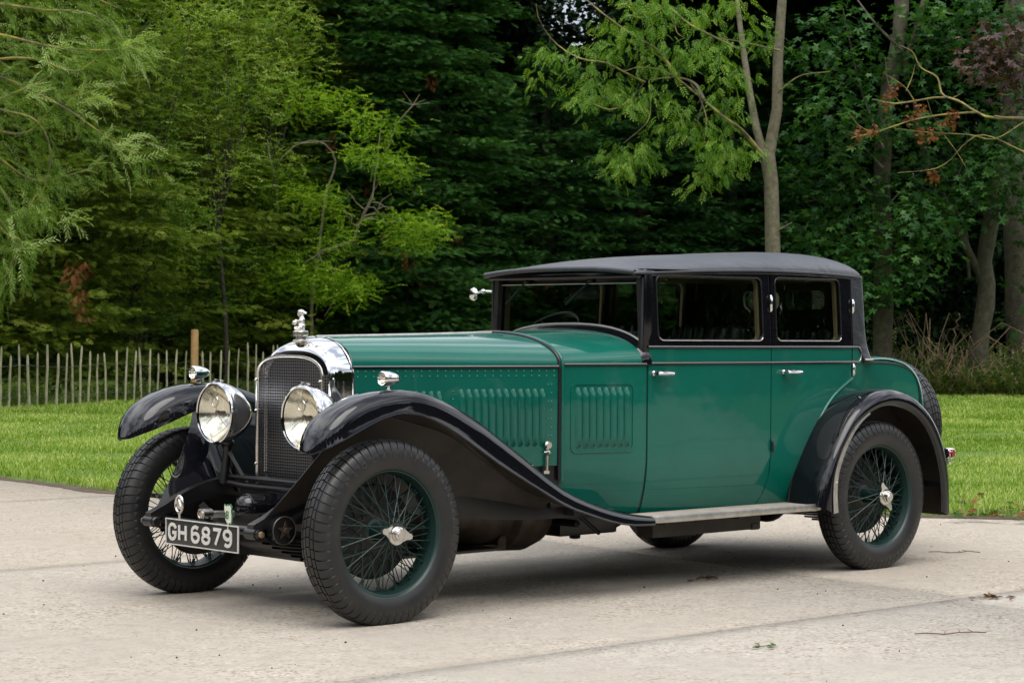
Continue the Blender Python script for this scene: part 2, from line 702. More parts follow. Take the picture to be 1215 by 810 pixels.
def slab(mb_, x_lo, x_hi, y0, y1, tint, tints):
    """one concrete slab between two depths; x limits may be functions"""
    g = .0050
    ys = [y0 + g + (y1 - y0 - 2 * g) * i / 24 for i in range(25)]
    fx = lambda f, y: f(y) if callable(f) else f
    L = [(fx(x_lo, y) + g, y) for y in ys]
    Rr = [(fx(x_hi, y) - g, y) for y in ys]
    nx = 24
    V, F = [], []
    for a, b in zip(L, Rr):
        for j in range(nx + 1):
            t = j / nx
            x, y = a[0] + (b[0] - a[0]) * t, a[1]
            if a is L[0] or a is L[-1]:
                y += random.uniform(-.0015, .0015)
            V.append((x, y, 0))
    for i in range(24):
        for j in range(nx):
            a = i * (nx + 1) + j
            F.append((a, a + 1, a + nx + 2, a + nx + 1))
    # edges drop into the joint
    o = len(V)
    rim = [j for j in range(nx + 1)] + [i * (nx + 1) + nx for i in range(1, 25)] + [24 * (nx + 1) + j for j in range(nx - 1, -1, -1)] + [i * (nx + 1) for i in range(23, 0, -1)]
    for r_ in rim:
        V.append((V[r_][0], V[r_][1], -.06))
    for k in range(len(rim)):
        k2 = (k + 1) % len(rim)
        F.append((rim[k2], rim[k], o + k, o + k2))
    mb_.add(V, F)
    tints += [tint] * len(V)


dm, dt = MB(), []
slab(dm, -40, joint_x, -1.78, 2.02, .62, dt)
slab(dm, joint_x, lambda y: edge_x(y) + .06, -1.78, 2.02, .5, dt)
slab(dm, -40, joint_x, -5.6, -1.78, .85, dt)
slab(dm, joint_x, lambda y: edge_x(y) + .06, -5.6, -1.78, .9, dt)
slab(dm, -40, lambda y: min(edge_x(y) + .06, 2.95 if y > 4 else 99), 2.02, 5.88, .40, dt)
slab(dm, -40, lambda y: edge_x(y) + .06, 5.88, 9.7, .25, dt)
slab(dm, -40, lambda y: edge_x(y) + .06, 9.7, 40, .3, dt)
slab(dm, -40, lambda y: edge_x(y) + .06, -9.4, -5.6, .5, dt)
slab(dm, -40, lambda y: edge_x(y) + .06, -40, -9.4, .5, dt)
drive = np_mesh('driveway', dm.v, [f for f in dm.f], CONC, tint=dt)
tag(drive, kind='structure')

# dark filler standing just below the surface in the joints
jm = MB()
for y_ in (-5.6, -1.78, 2.02, 5.88):
    x_end = edge_x(y_)
    if y_ > 4:
        x_end = 2.9
    jm.grid([[(-20 + (x_end + 20) * i / 60, y_ - .02, -.003 + .0012 * math.sin(i * 2.1)), (-20 + (x_end + 20) * i / 60, y_ + .02, -.003 + .0012 * math.sin(i * 2.1))] for i in range(61)])
for ya, yb in ((-1.78, 2.02), (-5.6, -1.79)):
    jm.grid([[(joint_x(ya + (yb - ya) * i / 30) - .02, ya + (yb - ya) * i / 30, -.0042), (joint_x(ya + (yb - ya) * i / 30) + .02, ya + (yb - ya) * i / 30, -.0042)] for i in range(31)])
tag(jm.build('joint_filler', mat('dark joint filler', (.03, .026, .02), .9, vary=(3, (.14, .12, .09), .4, .65))), kind='structure')

g_ = MB()
g_.add([(-300, -300, -.045), (300, -300, -.045), (300, 300, -.045), (-300, 300, -.045)], [(0, 1, 2, 3)])
tag(g_.build('ground', GROUND, recalc=False), kind='structure')

# the lawn: gently uneven sheet whose edge stands a little above the concrete
rows = []
ly = [60 - i * .5 for i in range(0, 84)] + [18 - i * .12 for i in range(0, 190)] + [-4.8 - i * 1.2 for i in range(0, 24)]
for y in ly:
    e = edge_x(y) + .02 * math.sin(y * 3.1) + .012 * math.sin(y * 11.3)
    row = []
    for d in (-.012, .0, .03, .08, .2, .4, .7, 1.1, 1.7, 2.5, 4, 6, 9, 13, 18, 25, 40, 90):
        z = -.03 if d < 0 else min(.035, .004 + d * .5)
        z += .012 * math.sin(y * 1.7 + d * 2.1) * min(1, d) + .008 * math.sin(y * 5.3 - d * 4.7) * min(1, d * 2)
        row.append((e + d, y, z))
    rows.append(row)
lm = MB()
lm.grid(rows)
tag(lm.build('lawn', TURF), kind='structure')
sm_ = MB()
srow = []
for i in range(260):
    y = 18 - i * .095
    e = edge_x(y)
    w = .04 + .06 * (math.sin(y * 2.3) * .5 + .5) * (math.sin(y * 7.1) * .4 + .6) + random.uniform(0, .035)
    srow.append([(e - w, y, .003), (e - w * .4, y, .011 + random.uniform(0, .006)), (e + .03, y, .016)])
sm_.grid(srow)
tag(sm_.build('soil_edge', SOIL), kind='structure')

# grass blades
rng = np.random.default_rng(11)


def edge_x_np(y):
    p = np.array(EDGE[::-1])
    return np.interp(y, p[:, 1], p[:, 0])


def blades(N, dmin, dmax, power, hmin, hmax, wid, half=.30):
    u = rng.random(N)
    D = (dmin ** (power) + u * (dmax ** power - dmin ** power)) ** (1 / power)
    X = (rng.random(N) * 2 - 1) * half * D
    P = np.array([CX, CY]) + D[:, None] * VF + X[:, None] * VR
    ok = P[:, 0] > edge_x_np(P[:, 1]) + .0 + rng.random(N) * .03
    P, D = P[ok], D[ok]
    return P, D


P1, D1 = blades(560000, 11.5, 45, .55, 0, 0, 0)
nb = len(P1)
clump = .5 + .5 * np.sin(P1[:, 0] * 3.1 + 1.3 * np.sin(P1[:, 1] * 2.2)) * np.sin(P1[:, 1] * 2.7 + .7)
h = (.028 + .035 * rng.random(nb)) * (.75 + .5 * clump)
edge_d = P1[:, 0] - edge_x_np(P1[:, 1])
h *= 1 + .9 * np.exp(-edge_d / .15) * rng.random(nb)
h[D1 > 30] *= 1.5
w_ = (.0028 + .002 * rng.random(nb)) * np.clip(D1 / 14, 1, 2.6)
az = rng.random(nb) * 2 * np.pi
lean = h * (.25 + .75 * rng.random(nb))
dx, dy = np.cos(az), np.sin(az)
patch = .5 + .5 * np.sin(P1[:, 0] * .9 + 2 * np.sin(P1[:, 1] * .7)) * np.sin(P1[:, 1] * 1.1 + 1)
b0 = np.stack([P1[:, 0] - dy * w_, P1[:, 1] + dx * w_, np.full(nb, .012)], 1)
b1 = np.stack([P1[:, 0] + dy * w_, P1[:, 1] - dx * w_, np.full(nb, .012)], 1)
mid0 = np.stack([P1[:, 0] + dx * lean * .35, P1[:, 1] + dy * lean * .35, .02 + h * .6], 1)
tip = np.stack([P1[:, 0] + dx * lean, P1[:, 1] + dy * lean, .02 + h], 1)
mw = np.stack([-dy * w_ * .7, dx * w_ * .7, 0 * w_], 1)
V = np.stack([b0, b1, mid0 - mw, mid0 + mw, tip], 1).reshape(-1, 3)
I = np.arange(nb)[:, None] * 5
F = np.concatenate([I + [0, 1, 2], I + [0, 2, 3], I + [3, 2, 4]], 0)
tint = np.repeat(np.clip(.42 + .3 * (clump - .5) + .34 * (patch - .5) + .28 * rng.standard_normal(nb), 0, 1), 5)
GRASS = leaf_mat('grass blades', (.080, .155, .014), (.20, .31, .042), (.50, .52, .20), .40, .5, .3)
tag(np_mesh('grass', V, F, GRASS, tint=tint), 'short bright green mown grass covering the lawn behind the car', 'grass', kind='stuff')

# ------------------------------------------------------------------ the car
WB = 3.302
TRK = .7126
HUBZ = .3795
CAR = empty('vintage_car', (1.65, 0, 0), 'green vintage saloon car with black roof, black wings and wire wheels', 'car')

Wf = spl([-.5, .19, 1.26, 1.76, 2.2, 2.64, 3.0, 3.3, 3.7, 4.1], [.262, .262, .467, .553, .584, .60, .598, .585, .555, .52])


def tuck(z):
    return .048 * max(0, (.64 - z) / .28) ** 2 + (.022 * max(0, (z - 1.16) / .37) if z > 1.16 else 0)


def bodymap(side, off=0.0):
    return lambda u, z, d: (u, side * (Wf(u) - tuck(z) + off - d), z)


CUT_Z = [.40, .44, .48, .52, .56, .60, .66, .75, .85, .95]

# bonnet -------------------------------------------------------------
XS0, XS1 = .192, 1.255


def louvre(mb_, x, z0, z1, wfun, side, w=.024, hh=.017, n=10):
    rows_ = []
    for i in range(n + 1):
        t = i / n
        z = z0 + (z1 - z0) * t
        e = min(t, 1 - t) * (z1 - z0)
        k = math.sqrt(max(0, 1 - (1 - min(1, e / .022)) ** 2)) if e < .022 else 1
        row = []
        for q in range(7):
            s_ = q / 6
            u = x + w * (s_ - .5)
            prof_ = math.sin(min(1, s_ / .80) * PI / 2) if s_ <= .84 else 0
            row.append((u, side * (wfun(u) - tuck(z) - .001 + hh * k * prof_), z))
        rows_.append(row)
    mb_.grid(rows_)


wb = lambda u: Wf(u)
for side in (-1, 1):
    m = panel([(XS0, .60), (XS1, .60), (XS1, 1.062), (XS0, 1.058)], [], .004, bodymap(side), frange(XS0, XS1, .08), [.7, .8, .9, 1.0])
    for k in range(12):
        louvre(m, .742 + k * .0385, .69, .962, wb, side)
    for k in range(12):
        louvre(m, .205 + k * .0385, .66, .955, wb, side) if k > 3 else None
    bsd = m.build('bonnet_side', GREEN, CAR)
    m = MB()
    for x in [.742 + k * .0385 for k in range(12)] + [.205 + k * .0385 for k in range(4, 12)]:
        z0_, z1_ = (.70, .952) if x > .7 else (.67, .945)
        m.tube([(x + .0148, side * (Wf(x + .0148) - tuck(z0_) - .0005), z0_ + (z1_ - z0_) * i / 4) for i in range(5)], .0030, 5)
    m.build('louvre_slot_shade', CORE, bsd)  # dark strips paint in the slot and the shade behind each rib
    m = MB()
    for z in (1.043, 1.020):
        for k in range(26):
            x = .22 + k * .0405
            m.ball((x, side * (Wf(x) + .001), z), (.0040, .0032, .0040), 6, 4)
    for k in range(9):
        for dx_ in (0, .018):
            z = .66 + k * .04
            x = XS1 - .035 - dx_ * (k % 2 == 0)
            m.ball((x, side * (Wf(x) + .0005), z), (.0034, .0030, .0034), 6, 4)
    for k in range(8):
        x = .705
        m.ball((x, side * (Wf(x) + .0005), .70 + k * .036), (.0034, .0030, .0034), 6, 4)
    rv_ = m.build('rivet_rows', RIVET, bsd)
    rv_['kind'] = 'stuff'

# bonnet top
rows_ = []
for i in range(25):
    x = XS0 + (XS1 - XS0) * i / 24
    t = i / 24
    w = Wf(x)
    hgt = .128 + (.147 - .128) * t
    ne = 2.25 + (2.02 - 2.25) * t
    base = 1.066 + .005 * t
    row = []
    for j in range(33):
        a = PI * j / 32
        c, s = math.cos(a), math.sin(a)
        y = -w * math.copysign(abs(c) ** (2 / ne), c)
        z = base + hgt * abs(s) ** (2 / ne)
        row.append((x, y, z))
    rows_.append(row)
m = MB()
m.shell(rows_, .004)
m.build('bonnet_top', GREEN, CAR, sharp=50)
m = MB()
m.tube([(XS0, 0, 1.196), (.8, 0, 1.208), (XS1, 0, 1.2195)], .006, 8)
m.build('bonnet_hinge', ALU, CAR)

# moulding strip with a bright line that runs along the bonnet shoulder
BEAD = mat('dark moulding', (.012, .012, .014), .25, .2)


def strip(zf, x0, x1, side, name, endcap=False):
    xs = [x0 + (x1 - x0) * i / 30 for i in range(31)]
    a = MB()
    a.tube([(x, side * (Wf(x) - tuck(zf(x)) + .001), zf(x)) for x in xs], .0075, 8)
    o = a.build(name, BEAD, CAR)
    b = MB()
    b.tube([(x, side * (Wf(x) - tuck(zf(x)) + .006), zf(x) + .004) for x in xs], .0020, 6)
    b.build('bright_line', TRIM, o)
    return o


for side in (-1, 1):
    strip(lambda x: 1.0615, XS0, 1.255, side, 'bonnet_moulding')
    strip(lambda x: 1.071, 1.285, 1.765, side, 'scuttle_moulding')

# bonnet strap bead at the scuttle
for x, nm, mt, rr in ((1.262, 'bonnet_edge_seal', BEAD, .009), (1.278, 'scuttle_beading', GREEN, .009)):
    pts = []
    w = Wf(x) + .002
    for z in (.53, .7, .9, 1.04):
        pts.append((x, -w, z))
    for j in range(1, 32):
        a = PI * j / 32
        c, s = math.cos(a), math.sin(a)
        pts.append((x, -w * math.copysign(abs(c) ** (2 / 2.02), c), 1.071 + .149 * abs(s) ** (2 / 2.02)))
    for z in (1.04, .9, .7, .53):
        pts.append((x, w, z))
    m = MB()
    m.tube(pts, rr, 8)
    m.build(nm, mt, CAR, sharp=60)

# scuttle ------------------------------------------------------------
SX0, SX1 = 1.27, 1.755
for side in (-1, 1):
    m = panel([(SX0, .50), (1.40, .43), (1.55, .385), (1.70, .36), (SX1, .358), (SX1 + .006, .7), (SX1 + .006, 1.072), (SX0, 1.068)], [], .02, bodymap(side), frange(SX0, SX1, .06), CUT_Z)
    m.build('scuttle_side', GREEN, CAR)
    m = panel(rrect(1.325, 1.685, .655, .985, .03), [rrect(1.333, 1.677, .663, .977, .025)], .004, bodymap(side, .004), frange(1.33, 1.68, .06), [.75, .85, .95])
    for k in range(8):
        louvre(m, 1.362 + k * .0395, .675, .965, Wf, side, .025, .018)
    sl_ = m.build('scuttle_louvres', GREEN, CAR)
    m = MB()
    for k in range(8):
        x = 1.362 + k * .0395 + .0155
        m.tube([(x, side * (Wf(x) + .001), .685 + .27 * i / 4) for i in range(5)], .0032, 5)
    m.build('louvre_slot_shade', CORE, sl_)  # scuttle ribs: slot and its shade painted as dark strips


def scut(x):
    t = (x - SX0) / (SX1 - SX0)
    return Wf(x) + .001, 1.071, .149 + (.168 - .149) * t, 2.02 + .35 * t


rows_ = []
for i in range(15):
    x = SX0 + (1.735 - SX0) * i / 14
    w, base, hgt, ne = scut(x)
    rows_.append([(x, -w * math.copysign(abs(math.cos(PI * j / 40)) ** (2 / ne), math.cos(PI * j / 40)), base + hgt * abs(math.sin(PI * j / 40)) ** (2 / ne)) for j in range(41)])
m = MB()
m.shell(rows_, .005)
m.build('scuttle_top', GREEN, CAR, sharp=50)


def arch_pts(x, w, base, hgt, ne, a0=0., a1=PI, n=48):
    P = []
    for j in range(n + 1):
        a = a0 + (a1 - a0) * j / n
        c, s = math.cos(a), math.sin(a)
        P.append((x, -w * math.copysign(abs(c) ** (2 / ne), c), base + hgt * abs(s) ** (2 / ne)))
    return P


# black upstand between scuttle and windscreen, with a bright capping
rows_ = []
for x, dw, dh in ((1.733, -.002, -.002), (1.742, .004, .004), (1.755, .006, .012), (1.765, .012, .024), (1.785, .014, .026)):
    rows_.append(arch_pts(x, .553 + dw, 1.071, .168 + dh, 2.38))
m = MB()
m.shell(rows_, .004)
m.build('windscreen_upstand', BLACKP, CAR, sharp=50)
m = MB()
m.tube(arch_pts(1.772, .567, 1.071, .194, 2.38, .34, PI - .34), .0070, 8)
m.build('upstand_capping', TRIM, CAR, sharp=60)

# radiator -----------------------------------------------------------


def rad_sec(x, w, ztop, ne_, zb=.50, rb=.05, n=20, zs=1.0):
    """outline of the radiator shell: straight sides, arched top (goes up the near side and down the far side)"""
    P = [(x, -w, zb + (zs - zb) * i / 8) for i in range(8)]
    for j in range(n * 2 + 1):
        a = PI * j / (n * 2)
        c, s = math.cos(a), math.sin(a)
        P.append((x, -w * math.copysign(abs(c) ** (2 / ne_), c), zs + (ztop - zs) * abs(s) ** (2 / ne_)))
    P += [(x, w, zs - (zs - zb) * i / 8) for i in range(1, 9)]
    return P


RAD = MB()
secs = [(.094, .226, 1.118, 2.6), (.083, .232, 1.124, 2.6), (.078, .240, 1.133, 2.6), (.082, .247, 1.145, 2.6), (.094, .253, 1.158, 2.6), (.112, .2585, 1.170, 2.55), (.135, .262, 1.180, 2.5), (.165, .264, 1.188, 2.4), (.196, .265, 1.193, 2.35)]
RAD.shell([rad_sec(*s) for s in secs], .004, flip=False)
rad = RAD.build('radiator_shell', CHROME, CAR, sharp=40)
m = MB()
m.tube([(.196, y, z) for _, y, z in rad_sec(.196, .2665, 1.1945, 2.35)], .004, 6)
m.build('shell_rear_lip', CHROME, rad, sharp=60)
# core behind the guard
m = MB()
m.prism([(.10, y, z) for _, y, z in rad_sec(.1, .224, 1.115, 2.6)], (.08, 0, 0))
m.build('radiator_core', CORE, CAR)
# stone guard: woven wire, real wires in a shaped frame
GX = .045


def guard_half(z):
    """half width of the guard at height z"""
    if z <= 1.0:
        return .236
    t = (z - 1.0) / .104
    return .236 * max(0, 1 - t ** 2.9) ** (1 / 2.9)


m = MB()
step = .0132
yy = -.234
while yy < .235:
    # top height for this wire
    zt = 1.0 + .104 * max(0, 1 - (abs(yy) / .236) ** 2.9) ** (1 / 2.9)
    m.box((GX, yy, (.505 + zt) / 2), (.003, .0032, zt - .505))
    yy += step
z = .51
while z < 1.1:
    hw = guard_half(z)
    m.box((GX - .002, 0, z), (.003, hw * 2, .0032))
    z += step
m.build('stone_guard', MESHM, CAR, merge=False, flat=True)
m = MB()
fr_pts = [(GX, -y, z) for _, y, z in rad_sec(GX, .238, 1.106, 2.9, zb=.50)]
m.tube(fr_pts, .007, 8, flat=1.5)
m.tube([(GX, -.238, .503), (GX, .238, .503)], .006, 8)
gf = m.build('guard_frame', NICKEL, CAR, sharp=60)
for y in (-.236, .236):
    for z in (.62, .86, 1.0):
        m = MB()
        m.ball((GX - .012, y, z), .007, 8, 6)
        m.build('guard_screw', NICKEL, gf)
# cream-edged curved plate below the core
m = MB()
m.shell([[(.07 + .05 * k, -.20 + .40 * j / 12, .505 - .03 * abs(j - 6) / 6 - .0 * k) for j in range(13)] for k in range(2)], .012)
m.build('lower_radiator_lip', mat('cream enamel', (.45, .40, .28), .5), CAR)
# side guard returns (fine mesh sides)
for s in (-1, 1):
    m = MB()
    z = .51
    while z < 1.03:
        m.box((GX + .034, s * .239, z), (.062, .003, .0036))
        z += step
    for k in range(5):
        m.box((GX + .010 + k * .013, s * .2405, .77), (.0034, .003, .52))
    m.build('guard_side', MESHM, CAR, merge=False, flat=True)

# filler cap and mascot
m = MB()
m.lathe([(0, .034), (.012, .036), (.014, .030), (.03, .0285), (.034, .0345), (.050, .0345), (.053, .032), (.053, 0)], (.106, 0, 1.168), (0, 0, 1), 32)
capo = m.build('radiator_cap', NICKEL, CAR)
m = MB()
for k in range(40):
    a = 2 * PI * k / 40
    m.box((.106 + .0345 * math.cos(a), .0345 * math.sin(a), 1.210), (.0016, .0016, .013), Matrix.Rotation(a, 3, 'Z'))
m.build('cap_knurling', NICKEL, capo)


def blob_mesh(name, balls, voxel, mt, parent, smooth_iter=3):
    """several ellipsoids fused into one continuous skin"""
    mb_ = MB()
    for c, r, rot in balls:
        mb_.ball(c, r, 14, 10, rot)
    tmp = mb_.build(name + '_tmp', mt, None, merge=False)
    md = tmp.modifiers.new('r', 'REMESH')
    md.mode = 'VOXEL'
    md.voxel_size = voxel
    sm = tmp.modifiers.new('s', 'SMOOTH')
    sm.iterations = smooth_iter
    dg = bpy.context.evaluated_depsgraph_get()
    me = bpy.data.meshes.new_from_object(tmp.evaluated_get(dg))
    bpy.data.objects.remove(tmp)
    me.materials.clear()
    me.materials.append(mt)
    for p_ in me.polygons:
        p_.use_smooth = True
    return link(name, me, parent)


MX, MZ = .106, 1.221
ry = lambda a: Matrix.Rotation(R(a), 3, 'Y')
rx_ = lambda a: Matrix.Rotation(R(a), 3, 'X')
B = [((MX, 0, MZ + .004), (.022, .020, .006), None),                  # plinth
     ((MX + .002, -.002, MZ + .020), (.019, .019, .017), None),        # haunches
     ((MX - .012, -.013, MZ + .012), (.017, .007, .009), None),        # thighs
     ((MX - .012, .013, MZ + .012), (.017, .007, .009), None),
     ((MX + .004, -.002, MZ + .044), (.014, .016, .024), None),        # torso
     ((MX - .006, -.012, MZ + .042), (.017, .006, .006), ry(28)),      # arms
     ((MX - .006, .013, MZ + .042), (.017, .006, .006), ry(28)),
     ((MX - .022, .016, MZ + .036), (.011, .014, .011), None),         # thing held in front
     ((MX + .004, -.002, MZ + .064), (.009, .009, .012), None),        # neck
     ((MX + .002, .0, MZ + .083), (.017, .018, .013), None),           # head
     ((MX + .010, -.016, MZ + .080), (.010, .012, .0065), None),       # muzzle
     ((MX - .002, .012, MZ + .076), (.007, .008, .012), None)]         # ear
blob_mesh('mascot', B, .0018, NICKEL, capo, 3)


def text_mb(s, size, depth, frame, bold=.0, align='CENTER', sx=1.0):
    """lettering as solid geometry; frame(u, v, w) -> world, u right, v up, w towards the reader"""
    cu = bpy.data.curves.new('t', 'FONT')
    cu.body = s
    cu.size = size
    cu.align_x = align
    cu.align_y = 'CENTER'
    cu.extrude = depth / 2
    cu.offset = bold
    cu.resolution_u = 4
    ob = bpy.data.objects.new('t', cu)
    COL.objects.link(ob)
    dg = bpy.context.evaluated_depsgraph_get()
    me = ob.evaluated_get(dg).to_mesh()
    V = [frame(v.co.x * sx, v.co.y, v.co.z) for v in me.vertices]
    F = [tuple(p_.vertices) for p_ in me.polygons]
    ob.evaluated_get(dg).to_mesh_clear()
    bpy.data.objects.remove(ob)
    bpy.data.curves.remove(cu)
    return MB().add(V, F)


# winged B on the shell crown
def on_shell(y, d):
    zt = 1.0 + .158 * max(0, 1 - (abs(y) / .253) ** 2.6) ** (1 / 2.6)
    return (.094 + (d + .010) * .5, y, zt + .004 + d * .45)


m = MB()
for s in (-1, 1):
    for k in range(4):
        L = .075 - k * .014
        m.tube([on_shell(s * (.012 + L * i / 6), .004 + .010 * k - .012 * (i / 6) ** 2) for i in range(7)], [.0042, .0042, .004, .0036, .003, .0024, .001], 6)
m.tube([on_shell(.013 * math.cos(a * PI / 8), .015 + .014 * math.sin(a * PI / 8)) for a in range(17)], .0028, 6)
wbadge = m.build('winged_badge', NICKEL, CAR)
m = text_mb('B', .024, .003, lambda u, v, w: (.105 + v * .75 * .9 + .002, -u, 1.168 + v * .35 + w + .004), .0008)
m.build('badge_letter', BGREEN, wbadge)

# headlamps ----------------------------------------------------------
def headlamp(side):
    c = Vector((-.128, side * .322, .848))
    m = MB()
    prof = [(.0, .142), (-.006, .1425), (-.010, .138), (-.010, .1275), (.004, .1265), (.012, .135), (.014, .1365), (.030, .136), (.075, .126), (.115, .106), (.150, .078), (.175, .045), (.185, .015), (.186, 0)]
    prof = [(-.010, .1275), (-.0125, .133), (-.009, .1395), (.0, .1425), (.010, .1405), (.014, .137), (.022, .1375), (.050, .133), (.085, .121), (.120, .102), (.150, .078), (.175, .045), (.185, .018), (.187, 0)]
    m.lathe(prof, c, (1, 0, 0), 48)
    lamp = m.build('headlamp', CHROME, CAR, sharp=35)
    m = MB()
    m.lathe([(.0, .129), (.004, .126), (.02, .116), (.045, .095), (.07, .066), (.085, .035), (.09, .012), (.09, 0)], c, (1, 0, 0), 40)
    m.build('reflector', REFLECT, lamp, recalc=False)
    m = MB()
    m.lathe([(-.018, 0), (-.0165, .04), (-.012, .09), (-.004, .1285)], c, (1, 0, 0), 40)
    m.build('lens', LENS, lamp)
    # ribbed lower half of the glass and the bulb with its three wire stays
    m = MB()
    for k in range(9):
        y = -.066 + k * .0165
        zt, zb = -.020, -math.sqrt(max(0, .108 ** 2 - y * y)) * .86
        if zb < zt - .01:
            m.tube([c + Vector((-.0125, y, zt)), c + Vector((-.0075, y, zb))], .0032, 6)
    m.build('lens_ribs', LENS, lamp)
    m = MB()
    m.ball(c + Vector((.012, 0, 0)), (.013, .0135, .0135), 14, 10)
    m.lathe([(0, .009), (.03, .010)], c + Vector((.02, 0, 0)), (1, 0, 0), 12)
    m.build('bulb', mat('dark bulb cap', (.06, .035, .02), .35), lamp)
    m = MB()
    for a in (90, 215, 325):
        d = Vector((0, math.cos(R(a)), math.sin(R(a))))
        m.tube([c + Vector((.006, 0, 0)) + d * .012, c + Vector((.002, 0, 0)) + d * .07, c + Vector((.006, 0, 0)) + d * .122], .0022, 6)
    m.tube([c + Vector((-.002, .024 * math.cos(2 * PI * k / 16), .052 + .024 * math.sin(2 * PI * k / 16))) for k in range(17)], .003, 6)
    m.build('bulb_stays', NICKEL, lamp)
    # little catch on top of the rim and the mounting
    m = MB()
    m.box(c + Vector((.004, 0, .146)), (.026, .02, .012))
    m.tube([c + Vector((-.006, 0, .149)), c + Vector((.04, 0, .143))], .005, 8)
    m.build('rim_catch', CHROME, lamp, bevel=.002)
    m = MB()
    m.tube([c + Vector((.07, 0, -.12)), c + Vector((.07, side * .01, -.20)), c + Vector((.06, side * .02, -.32))], [.022, .018, .022], 12)
    m.tube([c + Vector((.07, 0, -.17)), c + Vector((.16, side * .03, -.36))], .012, 8)
    m.tube([c + Vector((.07, 0, -.17)), c + Vector((.10, -side * .12, -.33))], .010, 8)
    m.ball(c + Vector((.07, 0, -.135)), (.03, .03, .022), 14, 8)
    m.tube([c + Vector((.05, 0, -.11)), c + Vector((.03, side * .03, -.15)), c + Vector((.06, side * .03, -.22)), c + Vector((.1, side * .01, -.30))], .006, 6)
    m.build('lamp_bracket', CHASSIS, CAR)


headlamp(-1)
headlamp(1)
# cross bar between the lamp posts
m = MB()
m.tube([(-.055, -.335, .535), (-.04, -.2, .525), (-.04, .2, .525), (-.055, .335, .535)], .016, 10)
m.tube([(-.05, -.325, .56), (-.05, .325, .56)], .012, 8)
m.build('lamp_cross_bar', CHASSIS, CAR)

# wings --------------------------------------------------------------
z_lip = spl([-.47, -.388, -.336, -.181, -.097, 0, .1, .2, .304, .408, .515, .61, .816, 1.0, 1.147, 1.295, 1.446, 1.61], [.700, .722, .752, .818, .853, .878, .882, .856, .811, .754, .691, .638, .535, .446, .401, .361, .335, .328])
z_crn = spl([-.47, -.388, -.372, -.333, -.251, -.131, -.01, .09, .192, .295, .399, .506, .614, .71, .835, .964, 1.109, 1.256, 1.406, 1.61], [.700, .732, .775, .837, .905, .955, .974, .977, .962, .933, .888, .836, .768, .709, .628, .545, .479, .430, .392, .362])
y_in = spl([-.45, .3, .7, 1.0, 1.3, 1.62], [.575, .56, .50, .46, .482, .53])
y_out = spl([-.45, .9, 1.3, 1.62], [.80, .80, .785, .768])


inner_drop = spl([-.45, .15, .6, 1.7], [1.0, 1.12, .35, .2])


def front_wing(side):
    rows_ = []
    xs = [-.388, -.3865, -.383, -.376, -.364, -.348, -.328, -.305, -.28, -.25, -.2, -.14, -.07, 0, .07, .14, .21, .28, .35, .42, .5, .58, .66, .74, .82, .9, .98, 1.06, 1.14, 1.22, 1.3, 1.38, 1.46, 1.54, 1.605]
    for x in xs:
        yo, yi = y_out(x), y_in(x)
        yc = yo - .11 if x < .9 else yo - .11 + .03 * min(1, (x - .9) / .5)
        # the nose is rounded in plan
        q_ = max(0, min(1, (-.27 - x) / .118))
        nf = math.sqrt(max(0, 1 - q_ * q_)) * .97 + .03
        if x < -.27:
            yo, yi = .69 + (yo - .69) * nf, .69 - (.69 - yi) * nf
            yc = .69

        def pt(y, kind, a=0.):
            xx = x
            zl_, zc_ = z_lip(xx), z_crn(xx)
            if kind == 'out':
                return (xx, side * y, zl_ + (zc_ - zl_) * math.sin(a) ** .60)
            return (xx, side * y, zc_ - (zc_ - zl_) * inner_drop(xx) * (1 - math.cos(a) ** .75))
        zl = z_lip(x)
        row = [(x, side * (yo - .010 * nf), zl - .003), (x, side * (yo - .004 * nf), zl - .007), (x, side * (yo + .001), zl - .002)]
        for j in range(9):
            a = j / 8 * PI / 2
            row.append(pt(yo - (yo - yc) * (1 - math.cos(a) ** .55), 'out', a))
        for j in range(1, 9):
            a = j / 8 * PI / 2
            row.append(pt(yc - (yc - yi) * math.sin(a) ** .75, 'in', a))
        rows_.append(row)
    m = MB()
    m.shell(rows_, .004, inner=1, flip=(side > 0))
    # inner skirt from the wing down to the chassis
    tops = [(x, y_in(x), z_crn(x) - (z_crn(x) - z_lip(x)) * inner_drop(x)) for x in [-.08 + 1.28 * i / 24 for i in range(25)]]
    bots = []
    zb = spl([-.40, -.3, -.15, .0, .2, .5, .9, 1.25], [.415, .44, .475, .49, .48, .46, .42, .385])
    for i in range(25):
        t = i / 24
        xb = -.40 + 1.60 * t
        bots.append((xb, .395, zb(xb)))
    G = []
    for i in range(25):
        a, b = tops[i], bots[i]
        row = []
        for j in range(9):
            t = j / 8
            sag = .012 * math.sin(PI * t)
            row.append((a[0] + (b[0] - a[0]) * t + sag * (1 if i < 4 else .2), side * (a[1] + (b[1] - a[1]) * t ** .8), a[2] + (b[2] - a[2]) * t - sag * .25))
        G.append(row)
    m.shell(G, .004, inner=1, flip=(side > 0))
    w = m.build('front_wing', [BLACKP, UNDER], CAR, sharp=45)
    # bolt heads on the tail
    for x in (.93, 1.50):
        m = MB()
        m.lathe([(0, .012), (.004, .012), (.006, .008), (.006, 0)], (x, side * (y_out(x) - .012), z_lip(x) + .018), (0, side, .6), 10)
        m.build('wing_bolt', NICKEL, w)
    return w


front_wing(-1)
front_wing(1)

LIP = [(2.858, .315), (2.852, .42), (2.872, .53), (2.948, .665), (3.064, .780), (3.238, .853), (3.417, .858), (3.59, .792), (3.715, .66), (3.79, .47), (3.805, .27)]
CRN = [(2.775, .352), (2.795, .45), (2.83, .55), (2.925, .70), (3.055, .838), (3.231, .918), (3.400, .938), (3.59, .885), (3.76, .745), (3.865, .52), (3.885, .25)]


